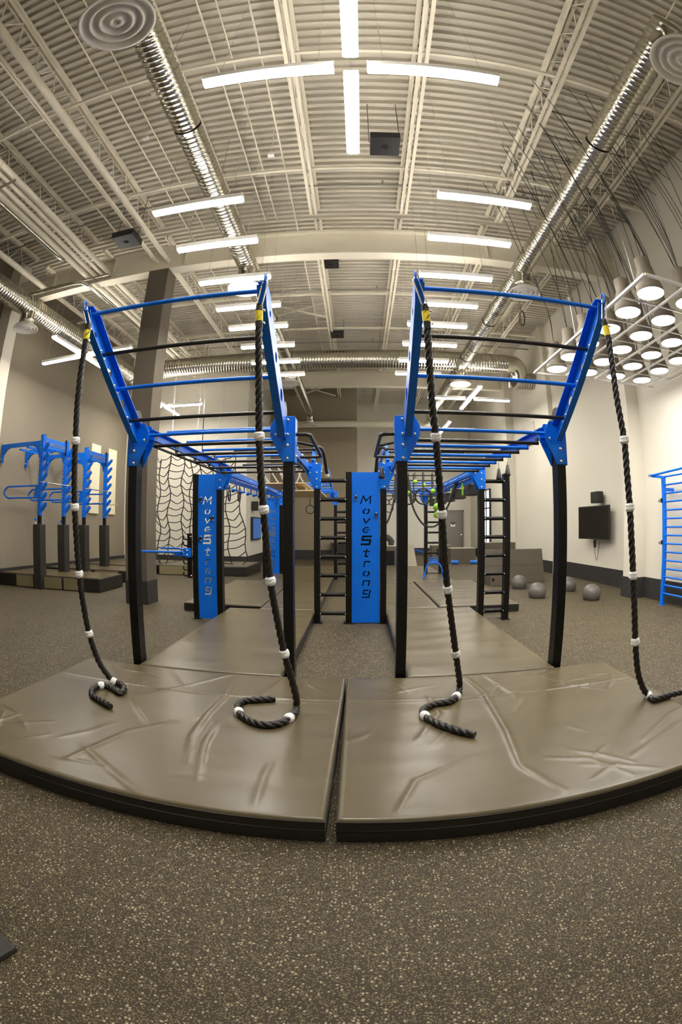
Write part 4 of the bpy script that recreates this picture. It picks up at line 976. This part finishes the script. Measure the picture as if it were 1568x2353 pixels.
# ------------------------------------------------------------------ person bending over behind the box
pr = thing('person', 'person in dark clothes bending far forward behind the box right of the centre panel', 'person', (1.18, 18.3, 0))
def skin_mesh(name, nodes, edges, mat, parent, sub=2):
    off = Vector((0,0,0)); r = parent
    while r is not None: off += r.location; r = r.parent
    me = bpy.data.meshes.new(name); me.from_pydata([tuple(Vector(n[0])-off) for n in nodes], edges, []); me.materials.append(M[mat])
    o = bpy.data.objects.new(name, me); COL.objects.link(o); o.parent = parent
    o.modifiers.new('skin', 'SKIN'); sk = me.skin_vertices[0].data if me.skin_vertices else None
    if sk is None: me.skin_vertices.new() if hasattr(me.skin_vertices, 'new') else None
    for i, n in enumerate(nodes):
        me.skin_vertices[0].data[i].radius = (n[1], n[2] if len(n) > 2 else n[1])
    me.skin_vertices[0].data[0].use_root = True
    s = o.modifiers.new('sub', 'SUBSURF'); s.levels = sub; s.render_levels = sub
    me.polygons.foreach_set('use_smooth', [True]*len(me.polygons))
    return o
px, py_ = 1.18, 18.3
body = [((px+.12, py_, 1.02), .17, .15), ((px+.02, py_, 1.10), .17, .15), ((px-.18, py_, 1.06), .18, .16), ((px-.38, py_, .90), .19, .15), ((px-.47, py_, .78), .07), ((px-.52, py_, .66), .105, .10),
        ((px+.15, py_-.10, .90), .115), ((px+.08, py_-.12, .52), .085), ((px+.12, py_-.12, .10), .055), ((px-.02, py_-.13, .04), .04),
        ((px+.17, py_+.10, .90), .115), ((px+.10, py_+.14, .52), .085), ((px+.16, py_+.14, .10), .055), ((px+.02, py_+.15, .04), .04),
        ((px-.36, py_-.17, .84), .07), ((px-.30, py_-.20, .58), .05), ((px-.38, py_-.18, .36), .035), ((px-.36, py_+.17, .84), .07), ((px-.30, py_+.20, .58), .05), ((px-.38, py_+.18, .36), .035)]
ed = [(0,1),(1,2),(2,3),(3,4),(4,5),(0,6),(6,7),(7,8),(8,9),(0,10),(10,11),(11,12),(12,13),(3,14),(14,15),(15,16),(3,17),(17,18),(18,19)]
skin_mesh('body', body, ed, 'darkcloth', pr)
MB().sphere((px-.53, py_, .65), .11, 16, 10, (1, .85, 1.15)).build('hair', 'darkcloth', pr)
for s in (-1, 1): MB().sphere((px-.40, py_+s*.18, .30), .045, 12, 8, (.7, .6, 1.3)).build('hand', 'skin', pr)

# ------------------------------------------------------------------ left wall racks
def rack(y0, y1, lab, blue_sign=True):
    X = -7.30
    t = thing('power_rack', lab, 'power rack', (X, (y0+y1)/2, 0), 'blue wall mounted racks')
    for y in (y0, y1):
        u = MB().box(X-.04, X+.04, y-.04, y+.04, 1.4, 1.75).build('post', 'black', t)
        MB().box(X-.05, X+.05, y-.045, y+.045, 1.70, 3.60).build('blue_upright', 'blue', t, .004)
        hm = MB()
        for k in range(18):
            for sx in (-.02,): hm.cyl((X+sx, y-.046, 1.8+k*.1), (X+sx, y-.05, 1.8+k*.1), .010, 8)
        hm.build('upright_bolts', 'bolt', u)['kind'] = 'stuff'
        for k in range(7):
            z = 1.80+k*.235
            MB().prism([(0, 0), (.04, 0), (.17, .15), (.17, .20), (.13, .20), (0, .06)], (X+.045, y-.03, z), (1,0,0), (0,0,1), (0,.06,0)).build('bar_catch', 'blue', t)
        MB().box(X-.13, X+.11, y-.12, y+.12, 0, 1.50).build('post_padding', 'padblack', t, .015)
        # arm to the wall with corner gussets
        a = MB().box(-8.78, X, y-.03, y+.03, 3.36, 3.46)
        a.prism([(0, 0), (.30, 0), (.18, -.05), (.08, -.16), (.05, -.36), (0, -.36)], (-8.78, y-.03, 3.36), (1,0,0), (0,0,1), (0,.06,0))
        a.prism([(0, 0), (-.30, 0), (-.18, -.05), (-.08, -.16), (-.05, -.30), (0, -.30)], (X-.04, y-.03, 3.36), (1,0,0), (0,0,1), (0,.06,0))
        a.build('wall_arm', 'blue', t)
        for zz_ in (3.5, 3.1): bolt(t, (-8.77, y-.03, zz_), (0,-1,0), .02)
    # multi grip frame, dip loops between post and wall
    MB().bar((X-.55, y0, 3.34), (X-.50, y1, 3.34), .04, .04).bar((X-.80, y0, 3.30), (X-.75, y1, 3.30), .04, .04).build('pull_up_bar', 'blue', t)
    for yy in (y0, y1): MB().tube(spline([(X-.05, yy-.02, 2.12), (-8.2, yy-.02, 2.12), (-8.45, yy-.02, 2.13), (-8.58, yy-.02, 2.26), (-8.45, yy-.02, 2.39), (-8.2, yy-.02, 2.40), (X-.05, yy-.02, 2.40)], 5), .022, 10).build('side_loop', 'blue', t)
    MB().prism([(-.20, 0), (-.13, .30), (-.26, .30), (-.10, .0), (-.05, -.05), (-.05, .40), (-.28, .40)][:3]+[(-.05, .30), (-.05, -.02)], (X, y0-.03, 2.12), (1,0,0), (0,0,1), (0,.05,0)).build('loop_plate', 'blue', t)
    # sign between the posts facing the room
    s = MB().box(X-.015, X+.015, y0+.05, y1-.05, 3.30, 3.54).build('sign_board', 'blue', t)
    cu = bpy.data.curves.new('sign_text', 'FONT'); cu.body = 'MoveStrong'; cu.size = .20; cu.shear = .2; cu.align_x = 'CENTER'; cu.align_y = 'CENTER'; cu.extrude = .002
    to = bpy.data.objects.new('tmp', cu); me = bpy.data.meshes.new_from_object(to); bpy.data.objects.remove(to)
    me.transform(Matrix(((0,0,1,0.02), (1,0,0,0), (0,1,0,0), (0,0,0,1)))); me.materials.clear(); me.materials.append(M['doorgrey'])
    to = bpy.data.objects.new('sign_text', me); COL.objects.link(to); to.parent = s; to.location = (0, 0, 3.42)
    for y in (y0+.05, y1-.05): MB().box(X+.01, X+.03, y-.03, y+.03, 3.22, 3.62).build('corner_plate', 'black', t)
    b = thing('barbell', 'steel bar resting on the catches of the '+('near' if y0 < 9 else 'far')+' rack at the left wall', 'barbell', (X+.08, (y0+y1)/2, 2.45), 'bars on the wall racks')
    MB().cyl((X+.10, y0-.12, 2.47), (X+.10, y1+.12, 2.47), .016, 12).build('bar', 'steel', b)
rack(8.90, 9.95, 'blue wall rack at the left wall, nearest, its foot in front of the front platform')
rack(10.95, 12.1, 'blue wall rack at the left wall, farther of the two, before the peg boards')
for k, yb in enumerate((13.45, 14.65)):
    t = thing('peg_board', ['pale wooden peg board on the left wall, nearer one', 'pale wooden peg board on the left wall, farther one'][k], 'peg board', (-8.78, yb, 1.9), 'pale peg boards on the left wall')
    MB().box(-8.80, -8.74, yb, yb+.62, 1.88, 4.22).build('board', 'palewood', t, .01)
    hm = MB()
    for i in range(13):
        for j, q in enumerate((.15, .31, .47)):
            if (i+j) % 2 == 0: hm.cyl((-8.741, yb+q, 2.05+i*.165), (-8.738, yb+q, 2.05+i*.165), .016, 8)
    hm.build('peg_holes', 'wood', t)['kind'] = 'stuff'
    MB().cyl((-8.75, yb+.2, 2.22), (-8.40, yb+.2, 2.24), .018, 8).build('peg', 'wood', t)
for k, (y, z0, z1) in enumerate(((8.25, .40, .95), (10.3, 1.20, 1.62), (11.6, 1.15, 1.58))):
    t = thing('hanging_chain', 'bright chain hanging at the left wall, '+['nearest, low beside the front rack', 'between the padded posts of the front rack', 'half behind the first rope'][k], 'chain', (-8.6, y, z0), 'chains on the left wall')
    cm = MB(); n = 14
    for i in range(n): cm.torus((-8.6, y, z0+(z1-z0)*(i+.5)/n), (0,1,0) if i % 2 else (1,0,0), .016, .006, 10, 5, (1, 1.6))
    cm.build('links', 'chain', t); MB().cyl((-8.6, y, z1), (-8.6, y, 3.3), .003, 5).build('wire', 'wire', t)
    if k: MB().lathe([(.001, -.05), (.03, -.02), (.05, .03), (.001, .06)], (-8.6, y, z1), 12).build('handle', 'blue', t)
# platforms of folded crash mats
def platform(lab, c, h, panels):
    t = thing('crash_mat', lab, 'mat', (c[0][0], c[0][1], 0), 'thick folded crash mats')
    m = MB(); m.prism(c, (0, 0, 0), (1,0,0), (0,1,0), (0,0,h)); m.build('body', 'vinylside', t, .02)
    ins = [(p[0]+(.04 if i in (0, 3) else -.04), p[1]+(.04 if i < 2 else -.04)) for i, p in enumerate(c)]
    MB().prism(ins, (0, 0, h-.005), (1,0,0), (0,1,0), (0,0,.012)).build('top_cover', 'vinyl', t)
    for f0, f1 in panels:
        a = Vector((*c[0], 0)).lerp(Vector((*c[1], 0)), f0); b = Vector((*c[0], 0)).lerp(Vector((*c[1], 0)), f1)
        MB().bar(a+Vector((0,-.004,h*.5)), b+Vector((0,-.004,h*.5)), .012, h*.86).build('velcro_strip', 'velcro', t)
platform('thick black crash mat with pale strips along the left wall, nearest', [(-8.70, 8.78), (-5.63, 9.05), (-5.72, 10.35), (-8.72, 10.3)], .31, ((.2, .38), (.46, .66), (.68, .86)))
platform('thick crash mat with pale strip, second along the left wall behind the nearest', [(-8.7, 10.9), (-5.85, 11.1), (-5.85, 12.45), (-8.7, 12.45)], .30, ((.30, .55), (.60, .86)))
platform('thick crash mat farthest down the left wall behind the column', [(-8.7, 12.9), (-6.2, 12.95), (-6.2, 15.6), (-8.7, 15.6)], .28, ((.3, .8),))
platform('thick crash mat under the cargo net with a long pale side', [(-6.1, 13.4), (-3.27, 13.62), (-3.25, 15.6), (-6.1, 15.5)], .29, ((.02, .72),))
t = thing('foam_block', 'black low foam block at the left wall between the first two crash mats', 'foam block', (-8.4, 12.4, 0))
MB().box(-8.7, -7.6, 10.42, 10.8, 0, .22).build('block', 'vinylside', t, .02)
# ------------------------------------------------------------------ cargo net
t = thing('cargo_net', 'large black cargo net hung on chains in front of the far left wall', 'cargo net', (-5.9, 14.6, .3))
nm = MB(); Y = 14.4
cols = [-6.95, -6.75, -6.45, -6.1, -5.72, -5.35, -4.98, -4.62, -4.25, -3.85]
z0, z1 = .40, 3.75; rows = 14
def np_(i, j):
    x = cols[i]; f = j/rows
    if i >= 8: x += (1-f)*.30*(i-7)*.8
    return Vector((x+.05*math.sin(j*1.3+i), Y+.18*math.sin(i*1.9)+.05*math.sin(j*.9+i*2), z0+(z1-z0)*f+(.10*math.sin(i*2.2))))
G = [[np_(i, j) for j in range(rows+1)] for i in range(len(cols))]
for i in range(len(cols)): nm.tube(G[i], .018, 6)
for j in range(rows+1):
    for i in range(len(cols)-1):
        a = G[i][j]; b = G[i+1][j]; mid = (a+b)/2+Vector((0, .04, -.09+.05*math.sin(i*3+j)))
        nm.tube(spline([a, mid, b], 3), .015, 6)
        if i % 1 == 0: nm.sphere(a, .024, 6, 4)
nm.build('net_mesh', 'wire', t)['kind'] = 'stuff'
for k, (x, dx) in enumerate(((-6.75, .0), (-6.1, .0), (-5.2, .1), (-4.55, .45), (-5.0, .02))):
    cm = MB(); a = Vector((x, Y, 3.85+(.0 if k < 4 else 1.2))); b = Vector((x+dx, Y, 8.0)); n = 60
    for i in range(n): cm.torus(a.lerp(b, (i+.5)/n), (0,1,0) if i % 2 else (1,0,0), .018, .006, 8, 4, (1, 2.0))
    cm.build('chain', 'chain', t)
    MB().tube([a, (x, Y, 3.6)], .015, 6).build('tie_rope', 'wire', t)
# television and speaker on the side wall behind the left rig
t = thing('television', 'television with a lit blue screen on the wall left of the far lettered panel', 'television', (-3.95, 18.1, 1.4))
MB().box(-4.0, -3.93, 17.4, 18.9, .98, 1.86).build('bezel', 'plastic', t); MB().box(-3.93, -3.925, 17.45, 18.85, 1.03, 1.81).build('screen', 'tvblue', t)
t = thing('wall_speaker', 'small black speaker above the lit blue television', 'speaker', (-3.95, 17.6, 2.2))
MB().box(-4.0, -3.8, 17.5, 17.8, 2.1, 2.45).build('cabinet', 'plastic', t)
t = thing('storage_box', 'black box standing at the dark far wall, seen through the centre ladder', 'box', (-.8, 21, 0))
MB().box(-1.15, -.35, 20.8, 21.4, 0, .75).build('body', 'plastic', t, .01); MB().box(-1.2, -.3, 20.75, 21.42, .75, .80).build('lid', 'boxgrey', t)
# air outlet and wall vent
t = thing('wall_vent', 'pale square vent high on the far right wall', 'vent', (6.1, 15.5, 4.4)); MB().box(6.09, 6.125, 15.0, 16.2, 4.3, 5.1).build('grille', 'deck', t, .004)
t = thing('cable_coil', 'thin coil of cable hanging from the ceiling right of the right duct diffuser', 'cable', (3.75, 9.3, 5.6))
MB().torus((3.72, 9.2, 6.1), (1,.3,0), .11, .008, 20, 6, (1, 1.8)).torus((3.73, 9.2, 6.1), (1,.1,0), .10, .008, 20, 6, (1, 1.7)).cyl((3.72, 9.2, 6.3), (3.72, 9.2, 8.1), .005, 6).build('coil', 'wire', t)

# corner of a low black platform at the near left
t = thing('floor_platform', 'corner of a thin black rubber plate on the floor at the very near left', 'floor plate', (-1.4, .5, 0))
MB().prism([(-1.14, .665), (-1.75, .86), (-1.95, .30), (-1.28, .12)], (0, 0, 0), (1,0,0), (0,1,0), (0,0,.03)).build('plate', 'basebd', t, .006)
MB().cyl((-1.36, .80, .0), (-1.36, .80, .07), .035, 16).build('blue_knob', 'blue', t, .006)
